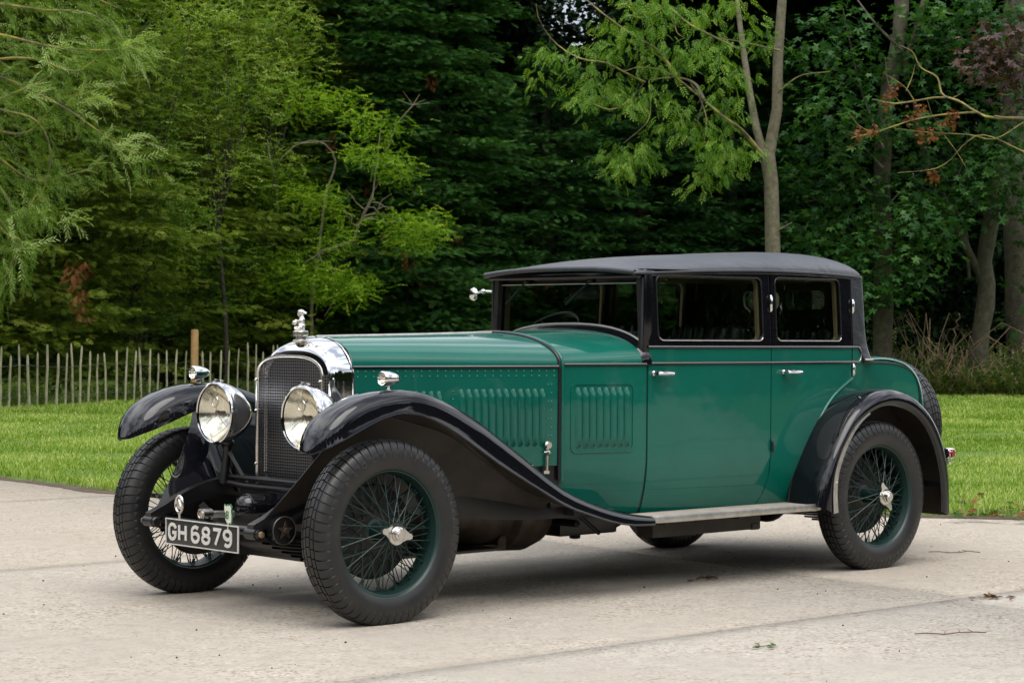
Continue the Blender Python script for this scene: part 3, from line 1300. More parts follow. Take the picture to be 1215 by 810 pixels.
def rear_wing(side):
    n = 44
    A, Bc = curve(LIP, n), curve(CRN, n)
    rows_ = []
    for i in range(n):
        (lx, lz), (cx, cz) = A[i], Bc[i]
        row = []
        k = (lx - 3.33, lz - .38)
        kl = math.hypot(*k)
        inw = (-k[0] / kl, -k[1] / kl)
        row.append((lx + inw[0] * .016, side * .806, lz + inw[1] * .016))
        row.append((lx + inw[0] * .006, side * .817, lz + inw[1] * .006))
        row.append((lx, side * .820, lz))
        for j in range(1, 9):
            a = (j / 8) * PI / 2
            y = .822 - .115 * (1 - math.cos(a) ** .62)
            g = math.sin(a) ** .7
            row.append((lx + (cx - lx) * g, side * y, lz + (cz - lz) * g))
        for j in range(1, 5):
            t = j / 4
            y = .707 - .125 * t
            row.append((cx + inw[0] * .012 * t * t, side * y, cz + inw[1] * .012 * t * t))
        rows_.append(row)
    m = MB()
    m.shell(rows_, .004, inner=1, flip=(side > 0))
    w = m.build('rear_wing', [BLACKP, UNDER], CAR, sharp=45)
    # metal stone guard along the front lip
    m = MB()
    rows2 = []
    for i in range(0, 17):
        lx, lz = A[i]
        k = (lx - 3.33, lz - .38)
        kl = math.hypot(*k)
        rows2.append([(lx - .004, side * .8265, lz), (lx - k[0] / kl * .030 * (1 - i / 22), side * .8285, lz - k[1] / kl * .030 * (1 - i / 22))])
    m.shell(rows2, .003, flip=(side < 0))
    m.ball((2.872, side * .829, .47), (.005, .004, .005), 8, 6)
    m.build('wing_edge_guard', ALU, w)
    # inner wheel arch
    m = MB()
    rows2 = []
    for i in range(0, n, 2):
        cx, cz = Bc[i]
        rows2.append([(cx, side * .584, cz - .012), (3.32 + (cx - 3.32) * .55, side * .584, .45 + (cz - .45) * .5)])
    m.shell(rows2, .004)
    m.build('wheel_arch_liner', UNDER, CAR)
    # mud flap brace under the tail
    m = MB()
    m.box((3.80, side * .70, .42), (.012, .20, .03))
    m.build('wing_stay', CHASSIS, w)


rear_wing(-1)
rear_wing(1)

# running boards -----------------------------------------------------
for side in (-1, 1):
    out_ = [(1.615, .545), (1.60, .70), (1.612, .745), (1.645, .762), (2.80, .762), (2.842, .752), (2.856, .72), (2.80, .545)]
    m = MB()
    P = [(x, side * y, .345) for x, y in out_]
    m.prism(P, (0, 0, .014))
    rbo = m.build('running_board', BOARD, CAR, bevel=.003)
    m = MB()
    edge = curve([(1.60, .64), (1.60, .72), (1.618, .752), (1.66, .7655), (2.0, .7655), (2.4, .7655), (2.78, .7655), (2.835, .757), (2.862, .735)], 40)
    rows2 = []
    for x, y in edge:
        rows2.append([(x, side * (y - .012), .3615), (x, side * y, .3625), (x, side * (y + .003), .352), (x, side * (y + .001), .332), (x, side * (y - .008), .330)])
    m.shell(rows2, .002)
    e = m.build('board_edging', ALU, rbo)
    for k in range(9):
        m = MB()
        m.ball((1.72 + k * .125, side * .7685, .347), (.004, .002, .004), 8, 5)
        m.build('edging_screw', NICKEL, rbo)
    m = MB()
    for x in (1.72, 2.25, 2.72):
        m.box((x, side * .56, .327), (.04, .36, .024))
    m.box((2.1, side * .60, .285), (.78, .10, .075))
    m.box((2.45, side * .615, .26), (.05, .08, .03))
    m.build('board_brackets', UNDER, CAR)

# chassis ------------------------------------------------------------
for side in (-1, 1):
    path = curve([(-.44, .385, .392), (-.37, .385, .418), (-.27, .385, .462), (-.13, .385, .500), (.05, .385, .510), (.3, .388, .485), (.7, .392, .435), (1.2, .395, .405), (2.6, .41, .40), (3.0, .41, .46), (3.3, .41, .50), (3.7, .41, .46), (4.12, .41, .42)], 60)
    rows2 = []
    for i, (x, y, z) in enumerate(path):
        h_ = .020 + .036 * min(1, max(0, (x + .43) / .55))
        rows2.append([(x, side * (y + .022), z + h_), (x, side * (y + .022), z - h_), (x, side * (y - .022), z - h_), (x, side * (y - .022), z + h_)])
    m = MB()
    m.grid(rows2, cv=True)
    m.add(rows2[0], [(0, 1, 2, 3)])
    m.build('chassis_rail', CHASSIS, CAR, sharp=30)
    # front spring with its eye and bolt
    m = MB()
    for k in range(6):
        L0, L1 = -.41 + .05 * k, .47 - .05 * k
        pts = [(L0 + (L1 - L0) * i / 12, side * .385, .352 - .014 * k + .0 - .045 * math.sin(PI * ((L0 + (L1 - L0) * i / 12) + .41) / .88)) for i in range(13)]
        rows2 = [[(x, y - .026, z - .005), (x, y + .026, z - .005), (x, y + .026, z + .005), (x, y - .026, z + .005)] for x, y, z in pts]
        m.grid(rows2, cv=True)
    m.build('front_spring', CHASSIS, CAR, sharp=30)
    m = MB()
    m.lathe([(-.05, .0), (-.05, .018), (-.044, .022), (-.035, .022), (-.034, .025), (.034, .025), (.035, .020), (.046, .020), (.05, .012), (.05, 0)], (-.425, side * .385, .374), (0, side, 0), 20)
    m.build('spring_eye', CHASSIS, CAR)
    m = MB()
    m.lathe([(.05, .013), (.064, .013), (.066, .006), (.066, 0)], (-.425, side * .385, .374), (0, side, 0), 6)
    m.build('shackle_bolt', BRASS, CAR)
    # friction damper with its star spring
    m = MB()
    c = Vector((-.31, side * .43, .385))
    m.lathe([(-.03, .0), (-.03, .058), (.012, .060), (.016, .057), (.016, 0)], c, (0, side, 0), 28)
    dd = m.build('friction_damper', CHASSIS, CAR)
    m = MB()
    m.tube([c + Vector((.0585 * math.cos(2 * PI * k / 28), side * .018, .0585 * math.sin(2 * PI * k / 28))) for k in range(29)], .0022, 6)
    m.build('damper_rim', ENGINE, dd)
    m = MB()
    pts = []
    for k in range(10):
        a = PI * k / 5 + .3
        r_ = .040 if k % 2 == 0 else .017
        pts.append(c + Vector((r_ * math.cos(a), side * .019, r_ * math.sin(a))))
    if side > 0:
        pts.reverse()
    m.prism(pts, (0, side * .006, 0))
    m.lathe([(.018, .014), (.036, .012), (.038, 0)], c, (0, side, 0), 8)
    m.build('damper_star', mat('rusty steel', (.06, .042, .03), .6, .5) if side < 0 else CHASSIS, dd)
    m = MB()
    m.tube([c + Vector((0, -side * .01, 0)), Vector((-.05, side * .44, .33)), Vector((0.0, side * .45, .30))], .014, 8)
    m.tube([c + Vector((.01, -side * .02, .01)), Vector((-.15, side * .41, .47))], .014, 8)
    m.build('damper_arm', CHASSIS, CAR)
    # rear spring
    m = MB()
    for k in range(7):
        L0, L1 = 2.75 + .06 * k, 3.95 - .06 * k
        pts = [(L0 + (L1 - L0) * i / 12, side * .50, .37 - .012 * k - .06 * math.sin(PI * ((L0 + (L1 - L0) * i / 12) - 2.75) / 1.2)) for i in range(13)]
        m.grid([[(x, y - .028, z - .005), (x, y + .028, z - .005), (x, y + .028, z + .005), (x, y - .028, z + .005)] for x, y, z in pts], cv=True)
    m.build('rear_spring', CHASSIS, CAR, sharp=30)

m = MB()
m.tube([(0, -.60, .38), (0, -.50, .33), (0, -.42, .29), (0, -.2, .27), (0, .2, .27), (0, .42, .29), (0, .50, .33), (0, .60, .38)], [.045, .035, .03, .028, .028, .03, .035, .045], 10, flat=1.3)
m.build('front_axle', CHASSIS, CAR)
m = MB()
m.tube([(.14, -.58, .33), (.14, .58, .33)], .013, 8)
m.tube([(.0, -.60, .33), (.14, -.57, .33)], .016, 8)
m.tube([(.0, .60, .33), (.14, .57, .33)], .016, 8)
m.build('track_rod', CHASSIS, CAR)
m = MB()
m.box((.06, 0, .275), (.012, .74, .15))
m.box((.55, 0, .21), (1.0, .62, .012))
m.box((.06, 0, .39), (.01, .7, .14))
m.build('undershield', CHASSIS, CAR)
m = MB()
m.lathe([(0, 0), (.004, .022), (.016, .043), (.034, .055), (.05, .058), (.052, .061), (.064, .061), (.066, .057), (.27, .057), (.272, .050), (.30, .05)], (-.235, 0, .447), (1, 0, 0), 32)
m.build('dynamo', BLACKP, CAR)
m = MB()
m.lathe([(0, .0), (.0, .020), (.0, .026), (.05, .026), (.055, .02)], (-.40, .035, .425), (1, 0, 0), 20)
m.lathe([(-.002, .018), (.01, .018), (.011, .0)], (-.40, .035, .425), (1, 0, 0), 20)
m.tube([(-.36, .035, .425), (-.24, .02, .42)], .016, 10)
m.build('starting_handle_tube', NICKEL, CAR)
m = MB()
m.tube([(-.36, -.385, .375), (-.36, .385, .375)], .02, 12)
m.box((-.05, 0, .40), (.35, .30, .05))
m.build('front_cross_tube', CHASSIS, CAR)
# engine and gearbox undersides
m = MB()
prof = [(.72, .16), (.74, .178), (1.30, .178), (1.32, .165)]
m.lathe([(.72, 0), (.72, .16), (.75, .175), (1.26, .175), (1.28, .21), (1.42, .215), (1.50, .19), (1.56, .12), (1.60, 0)], (0, 0, .372), (1, 0, 0), 36)
m.box((1.12, -.02, .192), (.30, .16, .03))
m.tube([(1.22, -.06, .235), (1.22, -.11, .225)], .020, 10)
m.tube([(1.22, -.11, .225), (1.22, -.125, .222)], .028, 8)
m.build('engine_sump', ENGINE, CAR, sharp=35)
m = MB()
m.box((1.80, 0, .32), (.40, .26, .20))
m.lathe([(0, .0), (0, .11), (.10, .10), (.22, .06), (.24, 0)], (1.98, 0, .32), (1, 0, 0), 20)
m.tube([(1.78, -.05, .22), (1.78, -.05, .195)], .03, 10)
m.build('gearbox', CHASSIS, CAR, bevel=.02)
m = MB()
m.tube([(1.4, .12, .28), (2.2, .18, .30), (3.1, .2, .30)], .03, 10)
m.tube([(2.2, 0, .34), (3.2, 0, .36)], .03, 10)
m.tube([(1.55, -.30, .30), (1.55, .3, .30)], .018, 8)
m.tube([(1.50, -.34, .36), (1.66, -.34, .25)], .01, 6)
m.build('exhaust_and_shaft', CHASSIS, CAR)
m = MB()
m.tube([(WB, -.60, .38), (WB, .60, .38)], .045, 14)
m.ball((WB, 0, .36), (.17, .12, .17), 20, 12)
m.build('rear_axle', CHASSIS, CAR)
m = MB()
m.box((3.85, 0, .42), (.42, .95, .26))
m.build('fuel_tank', CHASSIS, CAR, bevel=.04)
# firewall, floor and dark sill between body and chassis
m = MB()
m.box((2.55, 0, .385), (2.4, .96, .05))
m.box((1.26, 0, .78), (.01, .84, .62))
m.box((1.52, 0, .46), (.55, .86, .12))
m.box((.75, 0, .5), (1.0, .50, .06))
m.build('floor_and_bulkhead', CHASSIS, CAR)
for side in (-1, 1):
    m = panel([(.72, .44), (1.27, .44), (1.27, .615), (.30, .615), (.30, .52)], [], .01, lambda u, z, d, s=side: (u, s * (Wf(u) - .012 - d), z), frange(.3, 1.27, .1))
    m.build('engine_side_valance', CHASSIS, CAR)
# engine block so that nothing shows through the louvres
m = MB()
m.box((.70, 0, .78), (.85, .24, .45))
m.build('engine_block', ENGINE, CAR, bevel=.02)

# number plate and badges --------------------------------------------
PX = -.455
m = MB()
PY0, PY1, PZ0, PZ1 = -.322, .218, .289, .402


def plate_frame(u, v, w):
    """u along the plate from its left as read, v up, w towards the reader"""
    t = (u - 0) / (PY1 - PY0)
    return (PX - w, PY1 - u, PZ0 + v)


PW, PH = PY1 - PY0, PZ1 - PZ0
m.box((PX + .004, (PY0 + PY1) / 2, (PZ0 + PZ1) / 2), (.006, PW, PH))
plate = m.build('number_plate', PLATE_B, CAR, bevel=.002)
m = MB()
for z in (PZ0 + .002, PZ1 - .002):
    m.box((PX - .001, (PY0 + PY1) / 2, z), (.006, PW + .004, .0042))
for y in (PY0 + .001, PY1 - .001):
    m.box((PX - .001, y, (PZ0 + PZ1) / 2), (.0064, .0042, PH))
m.build('plate_rim', PLATE_W, plate)


def arc(cx, cy, rx, ry, a0, a1, n=12):
    return [(cx + rx * math.cos(R(a0 + (a1 - a0) * i / n)), cy + ry * math.sin(R(a0 + (a1 - a0) * i / n))) for i in range(n + 1)]


def glyph(ch, w, h):
    r = w / 2
    by = h * .285                      # half height of a bowl
    if ch == 'G':
        return [arc(r, h - .022, r, .022, 15, 180) + arc(r, .022, r, .022, 180, 360) + [(w, h * .46), (w * .52, h * .46)]]
    if ch == 'H':
        return [[(0, 0), (0, h)], [(w, 0), (w, h)], [(0, h * .5), (w, h * .5)]]
    if ch == '6':
        return [arc(r, h - .020, r, .020, 42, 180) + arc(r, by, r, by, 180, 505, 26)]
    if ch == '9':
        return [[(w - x, h - y) for x, y in arc(r, h - .020, r, .020, 42, 180) + arc(r, by, r, by, 180, 505, 26)]]
    if ch == '8':
        return [arc(r, h - h * .25, r * .90, h * .25, -90, 270, 28), arc(r, h * .25, r, h * .25, -90, 270, 28)]
    if ch == '7':
        return [[(0, h), (w, h), (w * .34, 0)]]


def ribbon(mb_, pts, half, frame, w0, w1):
    L, Rr = [], []
    n = len(pts)
    closed = math.dist(pts[0], pts[-1]) < 1e-6
    for i in range(n):
        a = pts[i - 1] if i else (pts[-2] if closed else pts[0])
        b = pts[i + 1] if i < n - 1 else (pts[1] if closed else pts[-1])
        p0 = pts[i]
        d1 = Vector((p0[0] - a[0], p0[1] - a[1]))
        d2 = Vector((b[0] - p0[0], b[1] - p0[1]))
        if d1.length < 1e-9:
            d1 = d2
        if d2.length < 1e-9:
            d2 = d1
        d1.normalize()
        d2.normalize()
        t = (d1 + d2).normalized()
        k = half / max(.5, t.dot(d2))
        nx_, ny_ = -t.y * k, t.x * k
        L.append((p0[0] + nx_, p0[1] + ny_))
        Rr.append((p0[0] - nx_, p0[1] - ny_))
    rows2 = [[frame(*l, w0), frame(*l, w1 + .0009 * i / n), frame(*r_, w1 + .0009 * i / n), frame(*r_, w0)] for i, (l, r_) in enumerate(zip(L, Rr))]
    mb_.grid(rows2, cv=True)
    mb_.add(rows2[0], [(0, 1, 2, 3)])
    mb_.add(rows2[-1], [(3, 2, 1, 0)])


m = MB()
for ch, u in (('G', .0265), ('H', .104), ('6', .202), ('8', .281), ('7', .360), ('9', .439)):
    for q, st in enumerate(glyph(ch, .0500, .0640)):
        ribbon(m, st, .0072, lambda a, b, w, u0=u: plate_frame(u0 + a, b + .0245, w), .0005, .0035 + .0003 * q)
m.build('plate_lettering', PLATE_W, plate, merge=False, sharp=40)
m = MB()
for y in (.12, -.24):
    m.tube([(PX + .006, y, .335), (PX + .05, y, .36)], .008, 8)
m.tube([(PX + .01, -.20, PZ0 - .002), (PX + .06, -.12, PZ0 - .02), (PX + .16, .06, PZ0 - .03)], .006, 6)
m.build('plate_bracket', NICKEL, plate)

# round club badge
m = MB()
c = Vector((PX + .002, .122, .466))
m.tube([c + Vector((0, .026 * math.cos(2 * PI * k / 32), .036 * math.sin(2 * PI * k / 32))) for k in range(33)], .0065, 8)
m.lathe([(0, 0), (0, .0215), (.004, .0215), (.004, 0)], c + Vector((.001, 0, .0)), (1, 0, 0), 24)
m.tube([c + Vector((.002, 0, -.040)), c + Vector((.002, 0, -.070))], .006, 8)
m.tube([c + Vector((0, -.012, -.01)), c + Vector((0, .004, .022)), c + Vector((0, .010, -.012))], .003, 6)
m.build('round_badge', NICKEL, CAR)
# shield badge with an 8
c = Vector((PX + .002, -.243, .444))
sh = [(-.034, .046), (-.020, .038), (-.008, .046), (.004, .043), (.018, .048), (.034, .036), (.030, .018), (.036, .0), (.036, -.026), (.030, -.040), (.016, -.036), (.004, -.044), (-.012, -.034), (-.024, -.020), (-.022, .004), (-.034, .024)]
m = MB()
m.prism([c + Vector((0, -a * .82, b)) for a, b in sh], (.004, 0, 0))
sb = m.build('shield_badge', BGREEN, CAR)
m = MB()
m.prism([c + Vector((-.0022, -a * .82 * .84, b * .86)) for a, b in sh], (.002, 0, 0))
m.build('badge_face', BWHITE, sb)
m = MB()
for st in glyph('8', .016, .03):
    ribbon(m, st, .0022, lambda a, b, w: (c.x - .0028 - w, c.y + .010 - a, c.z - .014 + b), 0, .0015)
m.build('badge_numeral', BGREEN, sb, merge=False)
m = MB()
m.tube([c + Vector((.002, 0, -.035)), c + Vector((.002, 0, -.062))], .006, 8)
m.build('badge_stem', NICKEL, sb)

# side lamps on the front wings --------------------------------------
for side in (-1, 1):
    c = Vector((.005, side * .70, 1.022))
    m = MB()
    m.lathe([(.004, .024), (-.002, .028), (.002, .032), (.008, .0325), (.03, .0315), (.06, .026), (.085, .016), (.098, .006), (.1, 0)], c, (1, 0, 0), 28)
    m.tube([c + Vector((.035, 0, -.026)), c + Vector((.035, 0, -.052))], [.008, .012], 10)
    m.lathe([(0, .024), (.006, .022), (.010, .012), (.010, 0)], c + Vector((.035, 0, -.056)), (0, 0, 1), 20)
    sl = m.build('side_lamp', CHROME, CAR, sharp=35)
    m = MB()
    m.lathe([(.006, .025), (.02, .018), (.028, .006), (.028, 0)], c, (1, 0, 0), 20)
    m.ball(c + Vector((.012, 0, 0)), .008, 10, 8)
    m.build('lamp_reflector', REFLECT, sl, recalc=False)
    m = MB()
    m.lathe([(-.002, 0), (-.001, .014), (.003, .0255)], c, (1, 0, 0), 20)
    m.build('lamp_lens', LENS, sl)

# bonnet catch
m = MB()
cy = -(Wf(1.19) + .014)
m.lathe([(-.008, .0), (-.008, .016), (0, .020), (.008, .016), (.008, 0)], (1.19, cy - .004, .697), (0, -1, 0), 20)
m.tube([(1.19, cy, .68), (1.19, cy, .66)], .007, 8)
m.tube([(1.185, cy, .662), (1.195, cy, .662)], .014, 12)
m.tube([(1.187, cy, .65), (1.184, cy, .575)], .0085, 8)
m.box((1.178, cy, .572), (.034, .014, .014))
m.ball((1.18, cy, .665), (.012, .006, .006), 8, 6)
m.build('bonnet_catch', NICKEL, CAR)

# doors --------------------------------------------------------------
XA, XB, XC = 1.768, 2.625, 3.296
SP = .0035            # half the gap
F_OUT = [(XA + SP, .358), (2.50, .354), (2.56, .356), (2.592, .40), (XB - SP - .003, .50), (XB - SP, .62), (XB - SP, 1.150), (XA + SP + .004, 1.150), (XA + SP, .80)]
beadc = curve([(3.292, .985), (3.20, .940), (3.115, .885), (3.03, .80), (2.965, .70), (2.925, .60), (2.89, .50), (2.862, .40), (2.85, .352)], 24)
R_OUT = [(2.572, .356), (2.606, .42), (XB + SP, .53), (XB + SP, 1.150), (XC - SP, 1.150), (XC - SP, .99)] + [p_ for p_ in beadc[1:]] + [(2.70, .352)]
HINGES = {'f': [(2.625, 1.375, .042), (2.628, .655, .032)], 'r': [(3.306, 1.37, .036), (3.300, 1.035, .032)]}


def door(side, kind):
    bm_ = bodymap(side)
    if kind == 'f':
        outl, x0, x1, wx0, wx1, wz0, wz1, zt = F_OUT, XA + SP, XB - SP, 1.835, 2.566, 1.188, 1.502, 1.532
    else:
        outl, x0, x1, wx0, wx1, wz0, wz1, zt = R_OUT, XB + SP, XC - SP, 2.668, 3.202, 1.188, 1.508, 1.528
    m = panel(outl, [], .022, bm_, frange(min(p_[0] for p_ in outl), x1, .06), CUT_Z + [1.05])
    d = m.build('door', GREEN, CAR, sharp=35)
    # black upper frame with the window opening
    up_ = [(x0 + .004, 1.152), (x1, 1.152), (x1, zt), (x0 + .012, zt)]
    m = panel(up_, [rrect(wx0, wx1, wz0, wz1, .035)], .022, bm_, frange(x0, x1, .08), [1.25, 1.35, 1.45])
    m.build('window_frame', BLACKP, d, sharp=35)
    # bright bead round the opening
    m = MB()
    P = rrect(wx0, wx1, wz0, wz1, .035, 8)
    m.tube([bm_(u_, z_, -.0005) for u_, z_ in P + P[:1]], .0042, 8, caps=False)
    m.build('window_bead', BEAD, d, sharp=70)
    m = MB()
    low_ = [q for q in P if q[1] < wz0 + .018]
    m.tube([bm_(u_, z_ - .002, -.004) for u_, z_ in low_], .0028, 6)
    m.build('window_sill_trim', ALU, d, sharp=70)
    # tan inner reveal
    m = panel(rrect(wx0 - .01, wx1 + .01, wz0 - .008, wz1 + .008, .04), [rrect(wx0 + .012, wx1 - .012, wz0 + .004, wz1 - .010, .03)], .018, lambda u_, z_, dd_: bm_(u_, z_, dd_ + .024), frange(wx0, wx1, .1))
    m.build('window_reveal', TAN, d, sharp=35)
    m = panel(rrect(wx0 - .008, wx1 + .008, wz0 - .006, wz1 + .006, .03), [], .003, lambda u_, z_, dd_: bm_(u_, z_, dd_ + .012), frange(wx0, wx1, .1))
    m.build('window_glass', GLASS, d, sharp=35)
    # handle
    hx = (1.802 if kind == 'f' else 2.715)
    yb = Wf(hx) + .0
    m = MB()
    m.lathe([(-.002, .014), (.006, .013), (.012, .008), (.03, .008)], (hx + .004, side * yb, 1.028), (0, side, 0), 16)
    m.tube([(hx - .004, side * (yb + .034), 1.028), (hx + .02, side * (yb + .036), 1.029), (hx + .07, side * (yb + .036), 1.028), (hx + .108, side * (yb + .034), 1.027)], [.010, .0115, .011, .009], 10)
    m.tube([(hx + .004, side * yb, 1.028), (hx + .004, side * (yb + .036), 1.028)], .009, 10)
    m.build('door_handle', CHROME, d)
    for hx_, hz, hh in HINGES[kind]:
        m = MB()
        y = Wf(hx_) - tuck(hz) + .006
        m.tube([(hx_, side * y, hz - hh), (hx_, side * (y + .004), hz - hh + .012), (hx_, side * (y + .004), hz + hh - .012), (hx_, side * y, hz + hh)], [.004, .0075, .0075, .004], 10)
        m.build('hinge', CHROME if hz > .8 else CHASSIS, d, bevel=None)
    return d


for side in (-1, 1):
    door(side, 'f')
    door(side, 'r')
    # pillar and jamb behind the door gaps
    m = MB()
    for x in (XA - .004, XB, XC + .004):
        for z0, z1 in ((.37, 1.53),):
            pts = [(x, side * (Wf(x) - tuck(z0 + (z1 - z0) * i / 10) - .028), z0 + (z1 - z0) * i / 10) for i in range(11)]
            m.tube(pts, .024, 6)
    m.build('door_pillar', CHASSIS, CAR)
    # belt mouldings
    for zf in (1.1545, 1.0755):
        a = MB()
        x_end = 3.345
        xs = [XA + (x_end - XA) * i / 36 for i in range(37)]
        a.tube([(x, side * (Wf(x) + .001), zf) for x in xs], .0075, 8)
        o = a.build('belt_moulding', BEAD, CAR)
        b = MB()
        b.tube([(x, side * (Wf(x) + .0065), zf + .003) for x in xs], .0022, 6)
        b.build('bright_line', TRIM, o)
    # rounded end of the mouldings
    m = MB()
    pts = []
    for k in range(13):
        a = -PI / 2 + PI * k / 12
        x = 3.345 + .032 * math.cos(a)
        pts.append((x, side * (Wf(x) + .004), 1.115 + .0395 * math.sin(a)))
    m.tube(pts, .0050, 8)
    m.build('moulding_end', TRIM, CAR, sharp=60)
    # raised green bead round the wheel arch
    m = MB()
    m.tube([(x, side * (Wf(x) - tuck(z) + .001), z) for x, z in [(3.300, .992)] + beadc[1:-1]], .009, 8)
    m.build('arch_bead', GREEN, CAR, sharp=60)

# quarter, rear corners: a wall that follows the plan outline
CR = .08                    # rear corner radius of the cabin


def plan_path(xr, r, x0, w_of=Wf, w_end=None):
    """plan outline from (x0, w) round the corner to the centre line; returns f(s)->(x, y) and the total length"""
    w1 = w_end if w_end is not None else w_of(xr - r)
    pts = []
    n = 8
    for i in range(n):
        x = x0 + (xr - r - x0) * i / n
        pts.append((x, w_of(x)))
    for i in range(13):
        a = PI / 2 * i / 12
        pts.append((xr - r + r * math.sin(a), w1 - r + r * math.cos(a)))
    for i in range(1, 7):
        pts.append((xr, (w1 - r) * (1 - i / 6)))
    S = [0]
    for a, b in zip(pts, pts[1:]):
        S.append(S[-1] + math.dist(a, b))

    def f(s):
        s = max(0, min(S[-1], s))
        for i in range(len(pts) - 1):
            if s <= S[i + 1] + 1e-9:
                t = (s - S[i]) / (S[i + 1] - S[i])
                a, b = pts[i], pts[i + 1]
                return a[0] + (b[0] - a[0]) * t, a[1] + (b[1] - a[1]) * t, (b[1] - a[1]) / math.dist(a, b), -(b[0] - a[0]) / math.dist(a, b)
        return pts[-1][0], pts[-1][1], -1, 0
    return f, S[-1]


XR = 3.468
fq, LQ = plan_path(XR, CR, 3.306)


def wallmap(side, z_lo=1.085):
    def g(u, z, d):
        x, y, tx, ty = fq(u)            # normal outward = (-t.y.., ) computed from tangent (dx, dy)
        # tangent (dx, dy) = (-ty, tx)
        dx_, dy_ = -ty, tx
        nx_, ny_ = -dy_, dx_            # outward
        fl = .035 * max(0, (1.24 - z) / .15) ** 2 * min(1, max(0, (u - .03) / .08)) - .02 * max(0, (z - 1.2) / .33)
        o_ = fl - d
        return (x + nx_ * o_, side * (y + ny_ * o_), z)
    return g


def zq(u):
    """gutter height round the back"""
    return 1.532 - .0 * u


_wn, _wf = wallmap(-1), wallmap(1)


def wall_full(u, z, d):
    """the whole wall from the near door round the back to the far door"""
    return _wn(u, z, d) if u <= LQ else _wf(2 * LQ - u, z, d)


us = [i * .04 for i in range(1, int(2 * LQ / .04) + 1)] + [.11, .13, .15, .17, 2 * LQ - .11, 2 * LQ - .13, 2 * LQ - .15, 2 * LQ - .17]
lo_ = [(0.0, 1.165), (.045, 1.165), (.065, 1.125), (.075, 1.090)]
outl = lo_ + [(2 * LQ - u, z) for u, z in reversed(lo_)] + [(2 * LQ, 1.535), (0, 1.535)]
m = panel(outl, [rrect(LQ - .300, LQ + .300, 1.352, 1.463, .045)], .012, wall_full, us, [1.12, 1.16, 1.2, 1.24, 1.3, 1.4, 1.48])
m.build('quarter_panel', LEATHER, CAR, sharp=60)
m = MB()
P = rrect(LQ - .300, LQ + .300, 1.352, 1.463, .045)
m.tube([wall_full(u_, z_, .014) for u_, z_ in P + P[:1]], .004, 6)
rwf = m.build('rear_window_bead', ALU, CAR)
m = panel(rrect(LQ - .305, LQ + .305, 1.348, 1.467, .045), [], .003, lambda u_, z_, d_: wall_full(u_, z_, d_ + .005))
m.build('rear_window_glass', GLASS, rwf)
m = MB()
m.tube([wall_full(.075 + (2 * LQ - .15) * i / 60, 1.088, -.003) for i in range(61)], .006, 8)
m.build('quarter_beading', ALU, CAR, sharp=60)
m = panel([(.04, .75), (2 * LQ - .04, .75), (2 * LQ - .04, 1.50), (.04, 1.50)], [rrect(LQ - .305, LQ + .305, 1.345, 1.468, .04)], .004, lambda u_, z_, d_: wall_full(u_, max(z_, 1.3), d_ + .016)[:2] + (z_,), us)
m.build('inner_trim', HEADLINE, CAR)

# roof ---------------------------------------------------------------
X_F, X_R = 1.690, XR - .016
z_gut = spl([1.69, 1.75, 2.2, 2.62, 3.0, 3.3, 3.46], [1.512, 1.513, 1.533, 1.543, 1.541, 1.533, 1.522])
z_crest = spl([1.69, 1.72, 1.8, 2.0, 2.3, 2.7, 3.05, 3.25, 3.34, 3.40, 3.435, 3.452], [1.535, 1.548, 1.565, 1.590, 1.617, 1.642, 1.656, 1.657, 1.650, 1.632, 1.602, 1.535])


def roof_w(x):
    w = Wf(x) - .012 if x > 1.78 else spl([1.69, 1.71, 1.80], [.535, .553, .558])(x)
    xc = X_R - CR
    if x > xc:
        t = (x - xc) / CR
        return (Wf(xc) - .022) - CR + CR * math.sqrt(max(0, 1 - t * t))
    return w - .010


rows_ = []
xs = [1.690, 1.693, 1.70, 1.715, 1.74, 1.78, 1.84, 1.92, 2.02] + [2.12 + .1 * i for i in range(12)] + [3.27, 3.31, 3.35, 3.38, 3.40, 3.415, 3.428, 3.438, 3.446, 3.4505, 3.452]
for x in xs:
    w = roof_w(x)
    g, c = z_gut(x), z_crest(x)
    row = []
    for j in range(41):
        t = -1 + 2 * j / 40
        tt = math.copysign(1 - (1 - abs(t)) ** 1.6, t)
        y = w * tt
        z = g + (c - g) * (max(0, 1 - abs(tt) ** 2.7)) ** .55
        row.append((x, y, z + .004 * math.sin(9 * x + 5 * y) * (1 - abs(tt) ** 4)))
    rows_.append(row)
m = MB()
m.shell(rows_, .012)
roof = m.build('roof', LEATHER, CAR, sharp=55)
# piping and rolled front edge
m = MB()
gp = [(x, -roof_w(x) - .003, z_gut(x) - .004) for x in xs]
m.tube(gp, .007, 8)
m.tube([(x, -y, z) for x, y, z in gp], .007, 8)
m.tube([(1.694, y, 1.511 + .024 * (1 - abs(y / .535) ** 2.7)) for y in [-.535 + 1.07 * i / 20 for i in range(21)]], .014, 10)
m.build('roof_piping', LEATHER, roof, sharp=60)
gp = [(x, -roof_w(x) - .001, z_gut(x) - .016) for x in xs if x > 1.77 and x < 3.35]
for side in (-1, 1):
    m = MB()
    m.tube([(x, -side * y, z) for x, y, z in gp], .004, 6)
    m.build('rain_gutter', BLACKP, CAR, sharp=60)
# headlining
m = MB()
m.shell([[(x, y, 1.508) for y in (-.50, 0, .50)] for x in (1.80, 2.6, 3.42)], .006)
m.build('headlining', HEADLINE, CAR)
# inner quarter trim
for side in (-1, 1):
    m = panel([(.02, .7), (LQ, .7), (LQ, 1.50), (.02, 1.50)], [rrect(LQ - .295, LQ - .025, 1.356, 1.459, .04)], .004, lambda u_, z_, d_, s=side: wallmap(s)(u_, max(z_, 1.3), d_ + .028)[:2] + (z_,), [i * .06 for i in range(1, int(LQ / .06) + 1)])
    m.build('inner_trim', HEADLINE, CAR)

